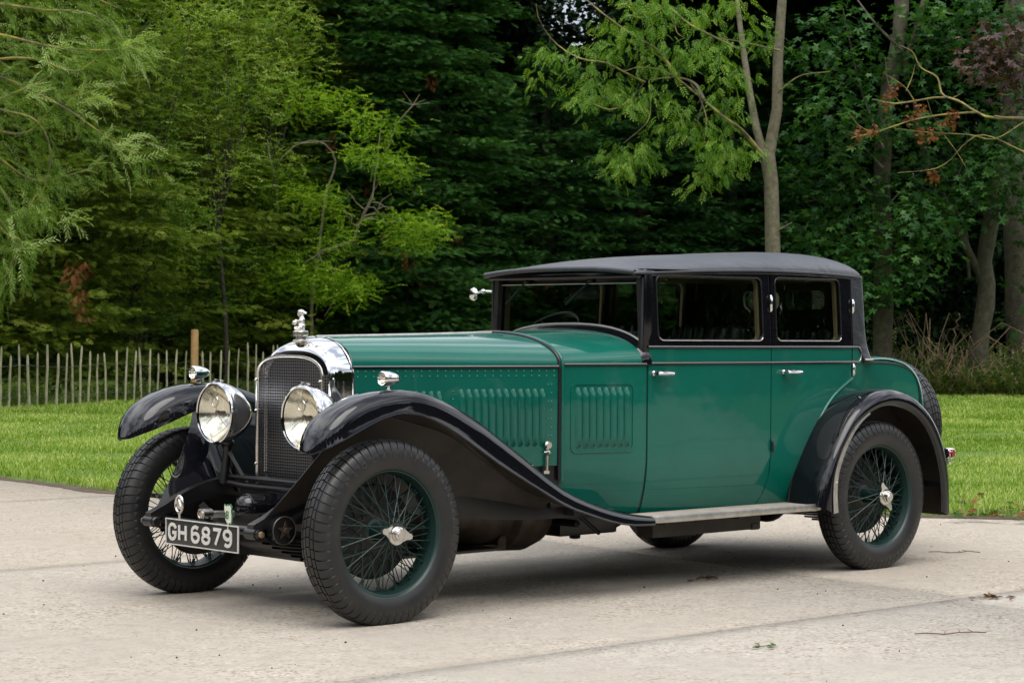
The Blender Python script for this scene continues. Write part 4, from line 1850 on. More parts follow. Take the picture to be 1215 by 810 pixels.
# windscreen ---------------------------------------------------------
m = MB()
m.box((1.765, 0, 1.500), (.10, 1.06, .030))
m.box((1.792, 0, 1.478), (.03, 1.05, .022))
m.build('windscreen_header', CABBLK, CAR, bevel=.004)
for side in (-1, 1):
    m = MB()
    m.prism([(1.752, side * .522, 1.10), (1.752, side * .543, 1.10), (1.775, side * .553, 1.10), (1.80, side * .553, 1.10), (1.80, side * .520, 1.10)], (0, 0, .42))
    m.build('windscreen_pillar', CABBLK, CAR, bevel=.004)
    m = MB()
    m.tube([(1.748, side * .533, 1.14), (1.748, side * .535, 1.30), (1.750, side * .535, 1.49)], .006, 8)
    m.build('pillar_piping', LEATHER, CAR)
fr_in = [(-.50, 1.17), (-.50, 1.47), (.50, 1.47), (.50, 1.17)]
m = MB()
m.tube([(1.775, -.510, 1.155), (1.775, -.510, 1.468), (1.775, .510, 1.468), (1.775, .510, 1.155)], .008, 8)
wf = m.build('windscreen_frame', BLACKP, CAR, sharp=60)
m = MB()
m.tube([(1.768, -.505, 1.160), (1.768, -.505, 1.463), (1.768, .505, 1.463), (1.768, .505, 1.160)], .0025, 6)
m.build('frame_highlight', ALU, wf, sharp=60)
m = MB()
m.box((1.776, 0, 1.315), (.004, 1.02, .31))
m.build('windscreen_glass', GLASS, wf)
for y0, y1, zt, z1 in ((.298, .455, 1.478, 1.367), (-.165, .012, 1.478, 1.360)):
    m = MB()
    m.ball((1.765, y0, zt), (.012, .016, .010), 10, 8)
    m.tube([(1.76, y0, zt), (1.757, y0 + (y1 - y0) * .4, zt + (z1 - zt) * .4), (1.762, y0 + (y1 - y0) * .55, zt + (z1 - zt) * .55)], .0035, 6)
    m.tube([(1.766, y0 + (y1 - y0) * .15, zt + (z1 - zt) * .15), (1.766, y1, z1)], .006, 6)
    m.build('wiper', CHASSIS, CAR)
# right-hand mirror
m = MB()
m.tube([(1.76, .545, 1.43), (1.735, .575, 1.432), (1.725, .60, 1.43), (1.722, .625, 1.425)], .006, 8)
m.ball((1.728, .588, 1.432), (.012, .016, .012), 10, 8)
ax = Vector((-.55, .25, 0)).normalized()
m.lathe([(-.006, 0), (-.006, .032), (.0, .035), (.012, .029), (.018, .012), (.018, 0)], (1.722, .655, 1.418), (-.25, .05, 0), 28)
m.build('door_mirror', CHROME, CAR)

# interior -----------------------------------------------------------
sw = Vector((1.97, .37, 1.195))
ax = Vector((-.62, 0, .78)).normalized()
u_ = Vector((0, 1, 0))
v_ = ax.cross(u_)
m = MB()
m.tube([sw + (u_ * math.cos(2 * PI * k / 40) + v_ * math.sin(2 * PI * k / 40)) * .20 for k in range(41)], .013, 8)
for k in range(4):
    a = PI / 4 + PI * k / 2
    m.tube([sw - ax * .02, sw + (u_ * math.cos(a) + v_ * math.sin(a)) * .195], .008, 6)
m.tube([sw, sw - ax * .5], .018, 8)
m.build('steering_wheel', SEAT, CAR)


def seat(x, y, w, zb, zt, name, n):
    m = MB()
    for k in range(n):
        yy_ = y - w / 2 + w * (k + .5) / n
        ww = w / n * .53
        rows2 = []
        for i in range(9):
            t = i / 8
            z = zb + (zt - zb) * t
            cx_ = x + .10 * t + .02 * math.sin(PI * t)
            r_ = .055 if i < 8 else .035
            zz = z if i < 8 else zt + .012
            rows2.append([(cx_ + r_ * math.cos(2 * PI * j / 10), yy_ + ww * math.sin(2 * PI * j / 10), zz + .018 * (abs(math.sin(2 * PI * j / 10)) < .5) * (i == 8)) for j in range(10)])
        m.grid(rows2, cv=True)
        m.add(rows2[-1], [tuple(range(10))])
    s = m.build(name, SEAT, CAR, sharp=60)
    m = MB()
    m.box((x - .22, y, zb + .02), (.50, w, .14))
    m.build('seat_cushion', SEAT, s, bevel=.03)
    return s


seat(2.42, .28, .46, .72, 1.235, 'front_seat', 6)
seat(2.42, -.26, .46, .72, 1.235, 'front_seat', 6)
seat(3.17, 0, .98, .72, 1.222, 'rear_seat', 9)
m = MB()
m.box((1.69, 0, 1.06), (.04, .92, .14))
m.build('dashboard', TAN, CAR, bevel=.01)
m = MB()
m.box((1.85, -.03, 1.43), (.03, .19, .08))
m.build('interior_mirror', CHASSIS, CAR, bevel=.006)

# boot / tail --------------------------------------------------------
for side in (-1, 1):
    low = [(p_[0] + .012, p_[1] - .004) for p_ in reversed(beadc[:-1])]
    outl = [(3.304, 1.150)] + [(3.34, 1.150), (3.372, 1.135), (3.386, 1.10), (3.386, 1.085), (3.60, 1.083), (3.75, 1.07), (3.86, 1.045), (3.935, .995), (3.968, .92), (3.972, .80), (3.965, .60), (3.93, .45), (3.75, .42), (3.60, .62), (3.40, .76), (3.20, .80), (3.05, .77), (3.045, .81), (3.125, .885), (3.21, .938), (3.298, .982)]
    m = panel(outl, [], .02, bodymap(side), frange(3.05, 3.97, .06), [.5, .6, .7, .8, .9, 1.0])
    m.build('rear_side_panel', GREEN, CAR, sharp=35)
    m = MB()
    m.tube([(x, side * (Wf(x) + .001), z) for x, z in curve([(3.40, 1.075), (3.60, 1.072), (3.75, 1.058), (3.85, 1.033), (3.92, .985), (3.952, .92), (3.958, .80), (3.95, .62)], 36)], .005, 8)
    m.build('rear_beading', CHASSIS, CAR, sharp=60)
TP = curve([(3.44, 1.098), (3.62, 1.104), (3.76, 1.094), (3.90, 1.065), (4.0, 1.01), (4.06, .93), (4.085, .82), (4.085, .65), (4.06, .45)], 28)
rows_ = []
for x, z in TP:
    row = []
    for j in range(33):
        t = -1 + 2 * j / 32
        tt = math.copysign(1 - (1 - abs(t)) ** 1.8, t)
        inset = 1 - math.sqrt(max(0, 1 - abs(tt) ** 5))
        k = 1 - inset * .16
        cx_, cz_ = 3.40, .60
        X = cx_ + (x - cx_) * (1 - inset * .16)
        Z = cz_ + (z - cz_) * (1 - inset * .035)
        row.append((X, tt * (Wf(X) + .0005), Z))
    rows_.append(row)
m = MB()
m.shell(rows_, .006, flip=True)
m.build('tail_panel', GREEN, CAR, sharp=50)

# tail lamp
m = MB()
c = Vector((3.955, -.735, .580))
m.lathe([(0, .0), (.0, .026), (.008, .030), (.05, .030), (.056, .024)], c - Vector((.03, 0, 0)), (1, 0, 0), 24)
m.tube([c + Vector((-.02, 0, -.028)), c + Vector((-.03, 0, -.065)), c + Vector((-.075, .02, -.085))], .008, 8)
m.lathe([(0, .016), (.014, .016), (.016, 0)], c + Vector((0, 0, -.046)), (0, 0, -1), 12)
tl = m.build('tail_lamp', CHROME, CAR)
m = MB()
m.lathe([(.054 - .03, .0), (.026, .02), (.022, .0245)], c, (1, 0, 0), 20)
m.lathe([(0, .0), (.0, .022), (.006, .022)], c + Vector((-.02, -.024, 0)), (0, -1, 0), 20)
m.lathe([(.0, .0225), (.007, .021), (.010, .0)], c + Vector((-.004, -.026, 0)), (.2, -1, 0), 20)
m.build('red_lens', REDGL, tl)

# wheels -------------------------------------------------------------
RT, RR = .3925, .273


def tyre_data():
    prof = []
    # (y, r, lateral groove depth, longitudinal groove flag)
    P = [(.050, .266, 0), (.062, .272, 0), (.071, .290, 0), (.0755, .315, 0), (.0750, .330, .0), (.0740, .338, .005), (.0715, .352, .007), (.0665, .366, .009), (.060, .3765, .008), (.0525, .3835, .009), (.046, .3870, .009), (.0405, .3885, .009)]
    full = [(-y, r, g, 0) for y, r, g in P]
    cen = [(-.038, .3890, .009, 0), (-.0355, .3893, .009, 1), (-.033, .3895, .009, 1), (-.0305, .3897, .009, 0), (-.017, .3915, .009, 0), (-.0145, .3917, .009, 1), (-.012, .3918, .009, 1), (-.0095, .3920, .009, 0), (0, .3925, .009, 0), (.0095, .3920, .009, 0), (.012, .3918, .009, 1), (.0145, .3917, .009, 1), (.017, .3915, .009, 0), (.0305, .3897, .009, 0), (.033, .3895, .009, 1), (.0355, .3893, .009, 1), (.038, .3890, .009, 0)]
    full += cen + [(y, r, g, 0) for y, r, g in reversed(P)]
    NP = 60
    fr = [0.0, .84, .87, .96]
    V = []
    cols = NP * 4
    for k in range(NP):
        for q in range(4):
            for (y, r, g, lg) in full:
                # grooves lean back on the shoulders and offset in zigzag
                sh = .35 * min(1, max(0, (abs(y) - .012) / .06)) * (1 if y > 0 else 1)
                zz = 0 if abs(y) < .0135 else .12
                a = 2 * PI * (k + fr[q] + sh + zz) / NP
                rr = r
                if q >= 2:
                    rr -= g
                if lg and q < 2:
                    rr -= .008
                x, z = rr * math.cos(a), rr * math.sin(a)
                V.append((x, y, max(z, -HUBZ - .0008)))
    n = len(full)
    F = []
    for c_ in range(cols):
        d_ = (c_ + 1) % cols
        for j in range(n - 1):
            F.append((c_ * n + j, c_ * n + j + 1, d_ * n + j + 1, d_ * n + j))
    return V, F


tv, tf = tyre_data()
tmb = MB().add(tv, tf)
tmb.mi = 0
tyre_me = tmb.build('tyre', RUBBER, None, sharp=28)
_t = tyre_me
tyre_me = _t.data
bpy.data.objects.remove(_t)


def mesh_of(mb_, name, mats, **k):
    o = mb_.build(name, mats, None, **k)
    me = o.data
    bpy.data.objects.remove(o)
    return me


# rim: outer lip, deep well, inner lip (outer side is -y)
m = MB()
m.lathe([(-.049, .262), (-.056, .266), (-.061, .271), (-.062, .276), (-.0595, .2785), (-.056, .277), (-.055, .272), (-.050, .266), (-.047, .257), (-.030, .252), (-.012, .2455), (.012, .2455), (.030, .252), (.047, .257), (.050, .266), (.055, .272), (.059, .2785), (.062, .275), (.060, .268), (.050, .262)], (0, 0, 0), (0, 1, 0), 72)
rim_me = mesh_of(m, 'rim', WGREEN, sharp=40)
m = MB()
m.lathe([(-.092, .024), (-.092, .034), (-.088, .040), (-.080, .042), (-.076, .034), (.0, .036), (.040, .040), (.048, .062), (.052, .074), (.060, .076), (.066, .070), (.070, .05), (.070, 0)], (0, 0, 0), (0, 1, 0), 36)
hub_me = mesh_of(m, 'wheel', WGREEN, sharp=40)
# winged knock-off nut
m = MB()
m.lathe([(-.088, .0), (-.090, .046), (-.094, .048), (-.099, .046), (-.101, .032), (-.110, .031), (-.112, .027), (-.122, .0265), (-.125, .023), (-.125, .0)], (0, 0, 0), (0, 1, 0), 28)
for s in (-1, 1):
    pts = [(s * .030, -.089, -.030), (s * .046, -.089, -.022), (s * .060, -.090, -.014), (s * .074, -.091, -.012), (s * .082, -.092, -.006), (s * .082, -.092, .006), (s * .074, -.091, .012), (s * .060, -.090, .014), (s * .046, -.089, .022), (s * .030, -.089, .030)]
    m.prism(pts, (0, -.011, 0))
m.tube([(.0, -.114, .0), (.0, -.128, .0)], .017, 6)
nut_me = mesh_of(m, 'knock_off_nut', NICKEL, sharp=30, merge=False)
m = MB()
m.lathe([(.045, .0), (.045, .185), (.050, .195), (.062, .197), (.066, .202), (.072, .202), (.074, .195), (.110, .195), (.112, 0)], (0, 0, 0), (0, 1, 0), 48)
drum_me = mesh_of(m, 'brake_drum', mat('brake drum', (.008, .007, .006), .55, .2, vary=(10, (.024, .019, .014), .4, .8)), sharp=35)
m = MB()
for k, ch in enumerate('BLOCKLEY'):
    a0 = R(139 - k * 10.0)
    rr = .328
    mm = text_mb(ch, .030, .003, lambda u, v, w, a=a0: (math.cos(a) * (rr + v) + math.sin(a) * u, -.0755 - w + .010 * max(0, v) ** 1 * .0, math.sin(a) * (rr + v) - math.cos(a) * u))
    m.join(mm)
let_me = mesh_of(m, 'tyre_lettering', LETTER, merge=False)


def spoke_me(r0, y0, r1, y1, da):
    """spoke from hub flange to rim that leans by da"""
    m = MB()
    a = (r0, y0, 0)
    b = (r1 * math.cos(da), y1, r1 * math.sin(da))
    m.tube([a, b], .0023, 5)
    d = (Vector(b) - Vector(a)).normalized()
    m.tube([Vector(b) - d * .022, b], .0036, 6)
    return mesh_of(m, 'spoke', WGREEN)


SPK = []                                    # (mesh, start angle)
sets = [(.040, -.083, .2475, -.020, R(34), 16, 0), (.040, -.080, .2475, -.014, R(-34), 16, 10), (.070, .050, .2475, -.004, R(46), 16, 5), (.070, .054, .2475, .002, R(-46), 16, 20), (.070, .056, .248, .020, R(40), 16, 15), (.070, .058, .248, .024, R(-40), 16, 27)]
for r0, y0, r1, y1, da, n, ph in sets:
    me = spoke_me(r0, y0, r1, y1, da)
    SPK.append([(me, R(ph) + 2 * PI * k / n) for k in range(n)])


def child(name, me, parent, loc=(0, 0, 0), rot=(0, 0, 0)):
    o = bpy.data.objects.new(name, me)
    COL.objects.link(o)
    o.parent = parent
    o.location = loc
    o.rotation_euler = rot
    return o


def merged_spokes(sets_):
    V, F = [], []
    for st in sets_:
        for me, a in st:
            k = len(V)
            ca, sa = math.cos(a), math.sin(a)
            V += [(v.co.x * ca + v.co.z * sa, v.co.y, -v.co.x * sa + v.co.z * ca) for v in me.vertices]
            F += [tuple(i + k for i in p_.vertices) for p_ in me.polygons]
    me = bpy.data.meshes.new('spokes')
    me.from_pydata(V, [], F)
    me.materials.append(WGREEN)
    for p_ in me.polygons:
        p_.use_smooth = True
    return me


inner_spokes = merged_spokes(SPK[3:])
all_spokes = merged_spokes(SPK)


def wheel(loc, rz, spin, nut_rot, near=False, drum=True, label=None, camber=0, spare=False):
    w = bpy.data.objects.new('spare_wheel' if spare else 'wheel', hub_me)
    COL.objects.link(w)
    w.parent = CAR
    w.location = Vector(loc) - CAR.location
    w.rotation_euler = (camber, 0, rz)
    child('tyre', tyre_me, w)
    child('tyre_lettering', let_me, w)
    child('rim', rim_me, w)
    child('knock_off_nut', nut_me, w, rot=(0, nut_rot, 0))
    if drum:
        child('brake_drum', drum_me, w)
    if near:
        for st in SPK[:3]:
            for me, a in st:
                child('spoke', me, w, rot=(0, a + spin, 0))
        s = child('spokes', inner_spokes, w, rot=(0, spin, 0))
        s['kind'] = 'stuff'
    else:
        s = child('spokes', all_spokes, w, rot=(0, spin, 0))
        s['kind'] = 'stuff'
    return w


wheel((0, -TRK, HUBZ), 0, 0, R(12), near=True)
wheel((WB, -TRK, HUBZ), 0, R(4), R(62), near=True)
wheel((0, TRK, HUBZ), PI, R(3), R(40))
wheel((WB, TRK, HUBZ), PI, 0, R(20))
wheel((4.325, 0, .700), PI / 2, 0, R(30), drum=False, spare=True)
# spare wheel carrier
m = MB()
m.tube([(4.05, 0, .70), (4.30, 0, .70)], .03, 10)
m.box((4.12, 0, .45), (.10, .06, .30))
m.build('spare_carrier', CHASSIS, CAR)

# ------------------------------------------------------------------ trees, hedge, fence
def at(px, py, ahead):
    """point seen at a photo pixel, so many metres in front of the camera"""
    d = fw + r2 * ((px - 607.5) / 2527.4) + u2 * ((405 - py) / 2527.4)
    return Vector((CX, CY, CZ)) + d * ahead


def ground_at(px, ahead):
    p = at(px, 400, ahead)
    return Vector((p.x, p.y, 0))


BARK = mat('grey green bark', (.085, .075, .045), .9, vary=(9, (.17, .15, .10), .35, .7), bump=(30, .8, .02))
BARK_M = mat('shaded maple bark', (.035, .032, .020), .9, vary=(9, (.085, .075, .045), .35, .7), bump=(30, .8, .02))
BARK_D = mat('dark bark', (.03, .024, .018), .95, vary=(9, (.06, .05, .035), .35, .7), bump=(30, .8, .02))
LICHEN = mat('lichened twig', (.11, .095, .06), .9, vary=(3, (.33, .27, .06), .42, .62))
DRY = mat('bare dry twig', (.16, .13, .09), .9, vary=(6, (.26, .22, .16), .4, .7))
CONIFER = leaf_mat('dark conifer fronds', (.010, .036, .010), (.028, .088, .020), (.090, .20, .045), .2, .6, .25)
CONIFER_O = leaf_mat('olive conifer fronds', (.045, .075, .010), (.12, .175, .022), (.30, .35, .06), .3, .6, .25)
YELLOWG = leaf_mat('yellow green leaves', (.09, .19, .012), (.17, .31, .018), (.34, .45, .04), .42, .5, .3)
ASHL = leaf_mat('ash leaves', (.05, .125, .016), (.11, .225, .030), (.23, .35, .05), .4, .45, .4)
MAPLE = leaf_mat('maple leaves', (.016, .055, .014), (.034, .100, .022), (.085, .18, .040), .3, .45, .4)
WILLOW = leaf_mat('willow leaves', (.07, .14, .018), (.15, .25, .035), (.34, .42, .16), .4, .5, .35)
SHRUBL = leaf_mat('hedge shrub leaves', (.045, .10, .014), (.11, .20, .024), (.30, .38, .07), .4, .45, .4)
DEADL = leaf_mat('dead brown leaves', (.09, .030, .012), (.17, .062, .026), (.28, .13, .06), .25, .7, .2)
PURPLE = leaf_mat('copper leaves', (.03, .018, .018), (.06, .035, .035), (.12, .075, .05), .2, .45, .4)
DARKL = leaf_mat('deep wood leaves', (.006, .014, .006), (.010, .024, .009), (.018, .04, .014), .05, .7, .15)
WEEDL = leaf_mat('undergrowth leaves', (.035, .07, .012), (.07, .12, .02), (.20, .17, .08), .3, .6, .3)
BRAMBLE = mat('bramble stems', (.16, .10, .06), .9, vary=(4, (.28, .20, .12), .4, .7))


def rhomb(a, b, w, z=0.):
    """narrow leaf from a to b as two triangles, slightly folded"""
    a, b = np.array(a, float), np.array(b, float)
    d = b - a
    n = np.cross(d, [0, 0, 1.0])
    n /= np.linalg.norm(n) + 1e-9
    m_ = a + d * .42
    return np.array([a, m_ + n * w + [0, 0, z], b, m_ - n * w + [0, 0, z]]), np.array([[0, 1, 2], [0, 2, 3]])


def build_template(parts):
    V, F, o = [], [], 0
    for v, f in parts:
        V.append(v)
        F.append(f + o)
        o += len(v)
    return np.concatenate(V), np.concatenate(F)


def frond_t(seed):
    r = np.random.default_rng(seed)
    parts = [rhomb((0, 0, 0), (1, 0, -.10), .014)]
    for s in (-1, 1):
        for k in range(6):
            x = .10 + k * .145
            L = (.34 * math.sin(PI * (.25 + .7 * k / 6)) + .05) * r.uniform(.8, 1.15)
            a = R(r.uniform(38, 56))
            z0 = -.10 * x * x
            parts.append(rhomb((x, 0, z0), (x + L * math.cos(a), s * L * math.sin(a), z0 - .06 * L + r.uniform(-.03, .10)), .040 * r.uniform(.8, 1.2), .008))
    return build_template(parts)


def maple_t():
    lob = [(0, 1.0, .17), (52, .86, .16), (-52, .86, .16), (108, .56, .14), (-108, .56, .14)]
    ring = []
    order = sorted(lob, key=lambda t: t[0])
    ring.append((0, 0, 0))
    pts = []
    for i, (a, L, w) in enumerate(order):
        a_ = R(a)
        c, s = math.cos(a_), math.sin(a_)
        for l_f, w_f in ((.60, -1.0), (1.0, 0), (.60, 1.0)):
            u, v = L * l_f, w * w_f
            pts.append((u * c - v * s, u * s + v * c, -.12 * (u * u)))
        if i < 4:
            am = R((a + order[i + 1][0]) / 2)
            pts.append((.30 * math.cos(am), .30 * math.sin(am), 0))
    V = np.array([(0, 0, 0)] + pts)
    V[:, 0] += .25
    F = np.array([(0, i, i + 1) for i in range(1, len(pts))])
    return V, F


def pinnate_t():
    parts = [rhomb((0, 0, 0), (1, 0, -.30), .010)]
    for k in range(4):
        x = .25 + k * .19
        z0 = -.30 * x * x
        for s in (-1, 1):
            parts.append(rhomb((x, 0, z0), (x + .20, s * .30, z0 - .12), .055, .015))
    parts.append(rhomb((.95, 0, -.28), (1.28, 0, -.42), .055))
    return build_template(parts)


def willow_t(seed):
    r = np.random.default_rng(seed)
    parts = []
    for k in range(7):
        x0, x1 = k / 7, (k + 1) / 7
        parts.append(rhomb((x0, 0, -.25 * x0 * x0), (x1, 0, -.25 * x1 * x1), .006))
    for k in range(15):
        x = .06 + .9 * k / 14
        s = 1 if k % 2 else -1
        z0 = -.25 * x * x
        L = .22 * r.uniform(.8, 1.15)
        a = R(r.uniform(25, 50))
        parts.append(rhomb((x, 0, z0), (x + L * math.cos(a), s * L * math.sin(a), z0 - .10 * r.random() * 1.2), .019))
    return build_template(parts)


def twig_t(seed, n=9, wid=.055, L=.17):
    r = np.random.default_rng(seed)
    parts = [rhomb((0, 0, 0), (1, 0, 0), .008)]
    for k in range(n):
        x = .15 + .85 * k / (n - 1)
        s = 1 if k % 2 else -1
        a = R(r.uniform(20, 75))
        l = L * r.uniform(.7, 1.2)
        parts.append(rhomb((x, 0, 0), (x + l * math.cos(a), s * l * math.sin(a), r.uniform(-.08, .06)), wid * r.uniform(.8, 1.2), .01))
    return build_template(parts)


def scatter(tmpls, pos, dirs, scale, tint, roll=None, rg=rng):
    """place templates: +x along dirs, z near up, with a random roll; returns V, F, tint arrays"""
    pos, dirs = np.asarray(pos, float), np.asarray(dirs, float)
    N = len(pos)
    dirs = dirs / (np.linalg.norm(dirs, axis=1, keepdims=True) + 1e-9)
    upv = np.tile([0., 0, 1], (N, 1))
    y = np.cross(upv, dirs)
    y /= np.linalg.norm(y, axis=1, keepdims=True) + 1e-9
    z = np.cross(dirs, y)
    if roll is None:
        roll = rg.normal(0, .35, N)
    c, s = np.cos(roll)[:, None], np.sin(roll)[:, None]
    y2, z2 = y * c + z * s, -y * s + z * c
    which = rg.integers(0, len(tmpls), N)
    Vs, Fs, Ts, o = [], [], [], 0
    for k, (tv_, tf_) in enumerate(tmpls):
        m_ = which == k
        n = m_.sum()
        if n == 0:
            continue
        sc = np.asarray(scale)[m_][:, None, None]
        W = (tv_[None, :, 0, None] * dirs[m_][:, None] + tv_[None, :, 1, None] * y2[m_][:, None] + tv_[None, :, 2, None] * z2[m_][:, None]) * sc + pos[m_][:, None]
        Vs.append(W.reshape(-1, 3))
        kk = len(tv_)
        Fs.append((tf_[None] + (np.arange(n) * kk)[:, None, None]).reshape(-1, 3) + o)
        tt = np.repeat(np.asarray(tint)[m_], kk)
        if kk % 4 == 0:
            tt = tt + np.repeat(rg.normal(0, .13, n * kk // 4), 4)
        Ts.append(tt)
        o += n * kk
    return np.concatenate(Vs), np.concatenate(Fs), np.clip(np.concatenate(Ts), 0, 1)


FRONDS = [frond_t(i) for i in range(5)]
MAPLES = [maple_t()]
PINN = [pinnate_t()]
WILL = [willow_t(i) for i in range(4)]
TWIGS = [twig_t(i) for i in range(4)]
TOCAM = -VF


def unit3(a, e=0.):
    return np.stack([np.cos(a) * np.cos(e), np.sin(a) * np.cos(e), np.sin(e)], -1)


def conifer(px, ahead, H, Rm, label, material=CONIFER, seed=0, group=None, dens=1.0, zmin=.4, tint0=.42, fr_scale=.215, dead=0, zlow_bare=0.):
    rg = np.random.default_rng(seed)
    g0 = ground_at(px, ahead)
    t = empty('conifer_tree', g0, label, 'tree', group)
    a_cam = math.atan2(TOCAM[1], TOCAM[0])
    # trunk
    m = MB()
    m.tube([(g0.x, g0.y, -.1), (g0.x + .05, g0.y, H * .3), (g0.x - .05, g0.y + .05, H * .65), (g0.x, g0.y, H)], [.20, .16, .09, .015], 9)
    m.build('trunk', BARK_D, t)
    P, Dr, Sc, Ti = [], [], [], []
    nb_ = int(H * 44 * dens)
    for i in range(nb_):
        z0 = zmin + (H - zmin - .2) * rg.random() ** 1.1
        # mostly the side towards the drive, fewer boughs behind
        a = a_cam + rg.normal(0, .95)
        high = z0 > 8.4
        if high and rg.random() < .65:
            continue
        Rz = Rm * (max(0, 1 - (z0 / H) ** 1.6) ** .8 * .92 + .08) * rg.uniform(.72, 1.12)
        Rz *= 1 + .14 * math.sin(3 * a + z0 * 1.3 + seed) + .10 * math.sin(7 * a - z0 * 2.1)
        e0 = R(rg.uniform(2, 24))
        n = int(14 + Rz * 31)
        f = np.sqrt(rg.uniform(.16, 1, n))
        drop = .10 + .10 * rg.random()
        zz = z0 - .35 * Rz * .5 + f * Rz * math.sin(e0) - drop * Rz * f ** 3
        spread = (rg.random(n) * 2 - 1) * (.20 + .26 * f)
        rad = f * Rz * math.cos(e0)
        aa = a + spread * (.55)
        P.append(np.stack([g0.x + np.cos(aa) * rad, g0.y + np.sin(aa) * rad, zz + rg.normal(0, .035, n)], 1))
        off = np.sign(spread) * rg.uniform(.1, .9, n)
        Dr.append(unit3(aa + off, rg.normal(-.12, .22, n) - .0))
        Sc.append(fr_scale * (1.7 if high else 1) * rg.uniform(.65, 1.15, n) * (.85 + .25 * (1 - f)))
        bt = tint0 + rg.normal(0, .17)
        Ti.append(bt + rg.normal(0, .12, n))
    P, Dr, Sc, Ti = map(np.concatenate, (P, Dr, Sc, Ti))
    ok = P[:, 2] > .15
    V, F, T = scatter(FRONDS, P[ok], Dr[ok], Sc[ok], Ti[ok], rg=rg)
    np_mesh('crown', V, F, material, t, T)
    for k in range(dead):
        i = rg.integers(0, len(P))
        q = None
        for _ in range(60):
            i = rg.integers(0, len(P))
            q = P[i]
            rel = q[:2] - np.array([g0.x, g0.y])
            if 2.2 < q[2] < 8.2 and rel @ TOCAM > Rm * .55:
                break
        n = 34
        pp = q + np.stack([rg.normal(0, .06, n), rg.normal(0, .06, n), -np.linspace(0, .34, n)], 1) + np.array([*(TOCAM * .25), 0])
        dd = unit3(rg.random(n) * 6.28, rg.uniform(-1.5, -.9, n))
        V, F, T = scatter(FRONDS, pp, dd, rg.uniform(.07, .14, n), rg.uniform(.1, .8, n), rg=rg)
        np_mesh('dead_frond', V, F, DEADL, t, T)
    return t


CG = 'dark conifers behind the fence'
conifer(70, 37.6, 10.5, 2.9, 'olive green conifer at the far left with a hanging brown dead spray', CONIFER_O, 1, 'olive conifers behind the fence', 1.1, .9, .38)
conifer(195, 41.2, 11, 3.0, 'olive conifer rising behind the round wooden fence post', CONIFER_O, 2, 'olive conifers behind the fence', 1.15, .9, .42)
conifer(320, 44.0, 11.5, 3.0, 'mixed green conifer half hidden behind the yellow-green bush', CONIFER_O, 3, 'olive conifers behind the fence', 1.0, .5, .42)
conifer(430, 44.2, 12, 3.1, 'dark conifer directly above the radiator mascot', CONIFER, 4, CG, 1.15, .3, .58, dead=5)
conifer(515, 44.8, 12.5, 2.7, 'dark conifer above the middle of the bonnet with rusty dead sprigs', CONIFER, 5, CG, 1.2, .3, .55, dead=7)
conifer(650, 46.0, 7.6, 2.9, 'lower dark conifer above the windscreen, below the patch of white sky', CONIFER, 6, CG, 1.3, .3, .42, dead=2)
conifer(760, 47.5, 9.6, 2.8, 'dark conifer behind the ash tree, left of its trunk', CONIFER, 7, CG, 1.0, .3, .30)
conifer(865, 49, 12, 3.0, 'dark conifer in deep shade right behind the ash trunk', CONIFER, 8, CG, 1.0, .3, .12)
conifer(-40, 36.0, 10, 2.6, 'olive conifer cut off by the left edge of the picture', CONIFER_O, 9, 'olive conifers behind the fence', .9, .9, .30)

# hanging dead spray on the far-left conifer, and low hedge shrubs behind the fence


def spray(name, pts, n, tmpls, material, parent, spread, sc, tint0, seed, droop=-.3, tints=.2, az=None):
    """a clump of leafy twigs around a list of points"""
    rg = np.random.default_rng(seed)
    P = np.repeat(np.array(pts, float), n, 0)
    N = len(P)
    sp_ = np.array(spread) if hasattr(spread, '__len__') else np.array([spread] * 3)
    off = rg.normal(0, 1, (N, 3)) * sp_
    P = P + off
    a = rg.random(N) * 2 * PI
    d = unit3(a, rg.normal(droop, .35, N))
    d[:, :2] += off[:, :2] / (np.linalg.norm(off, axis=1, keepdims=True) + 1e-6) * .9
    V, F, T = scatter(tmpls, P, d, sc * rg.uniform(.7, 1.25, N), tint0 + np.repeat(rg.normal(0, .12, len(pts)), n) + rg.normal(0, tints, N), rg=rg, roll=rg.normal(0, .6, N))
    return np_mesh(name, V, F, material, parent, T)


def vline(p, q, n, jit=0., seed=1):
    rg = random.Random(seed)
    P = []
    for i in range(n):
        t = i / (n - 1)
        v = p.lerp(q, t)
        if 0 < i < n - 1:
            v = v + Vector((rg.uniform(-jit, jit), rg.uniform(-jit, jit), rg.uniform(-jit, jit)))
        P.append(v)
    return P


con1 = [o for o in COL.objects if o.name == 'conifer_tree'][0]
spray('dead_frond', [at(88 + i * 2, 320 + i * 12, 33.9) for i in range(5)], 22, FRONDS, DEADL, con1, (.07, .07, .12), .13, .4, 31, -1.25)
spray('dead_frond', [at(100, 315, 33.9)], 20, FRONDS, DEADL, con1, .045, .13, .4, 32, -1.0)

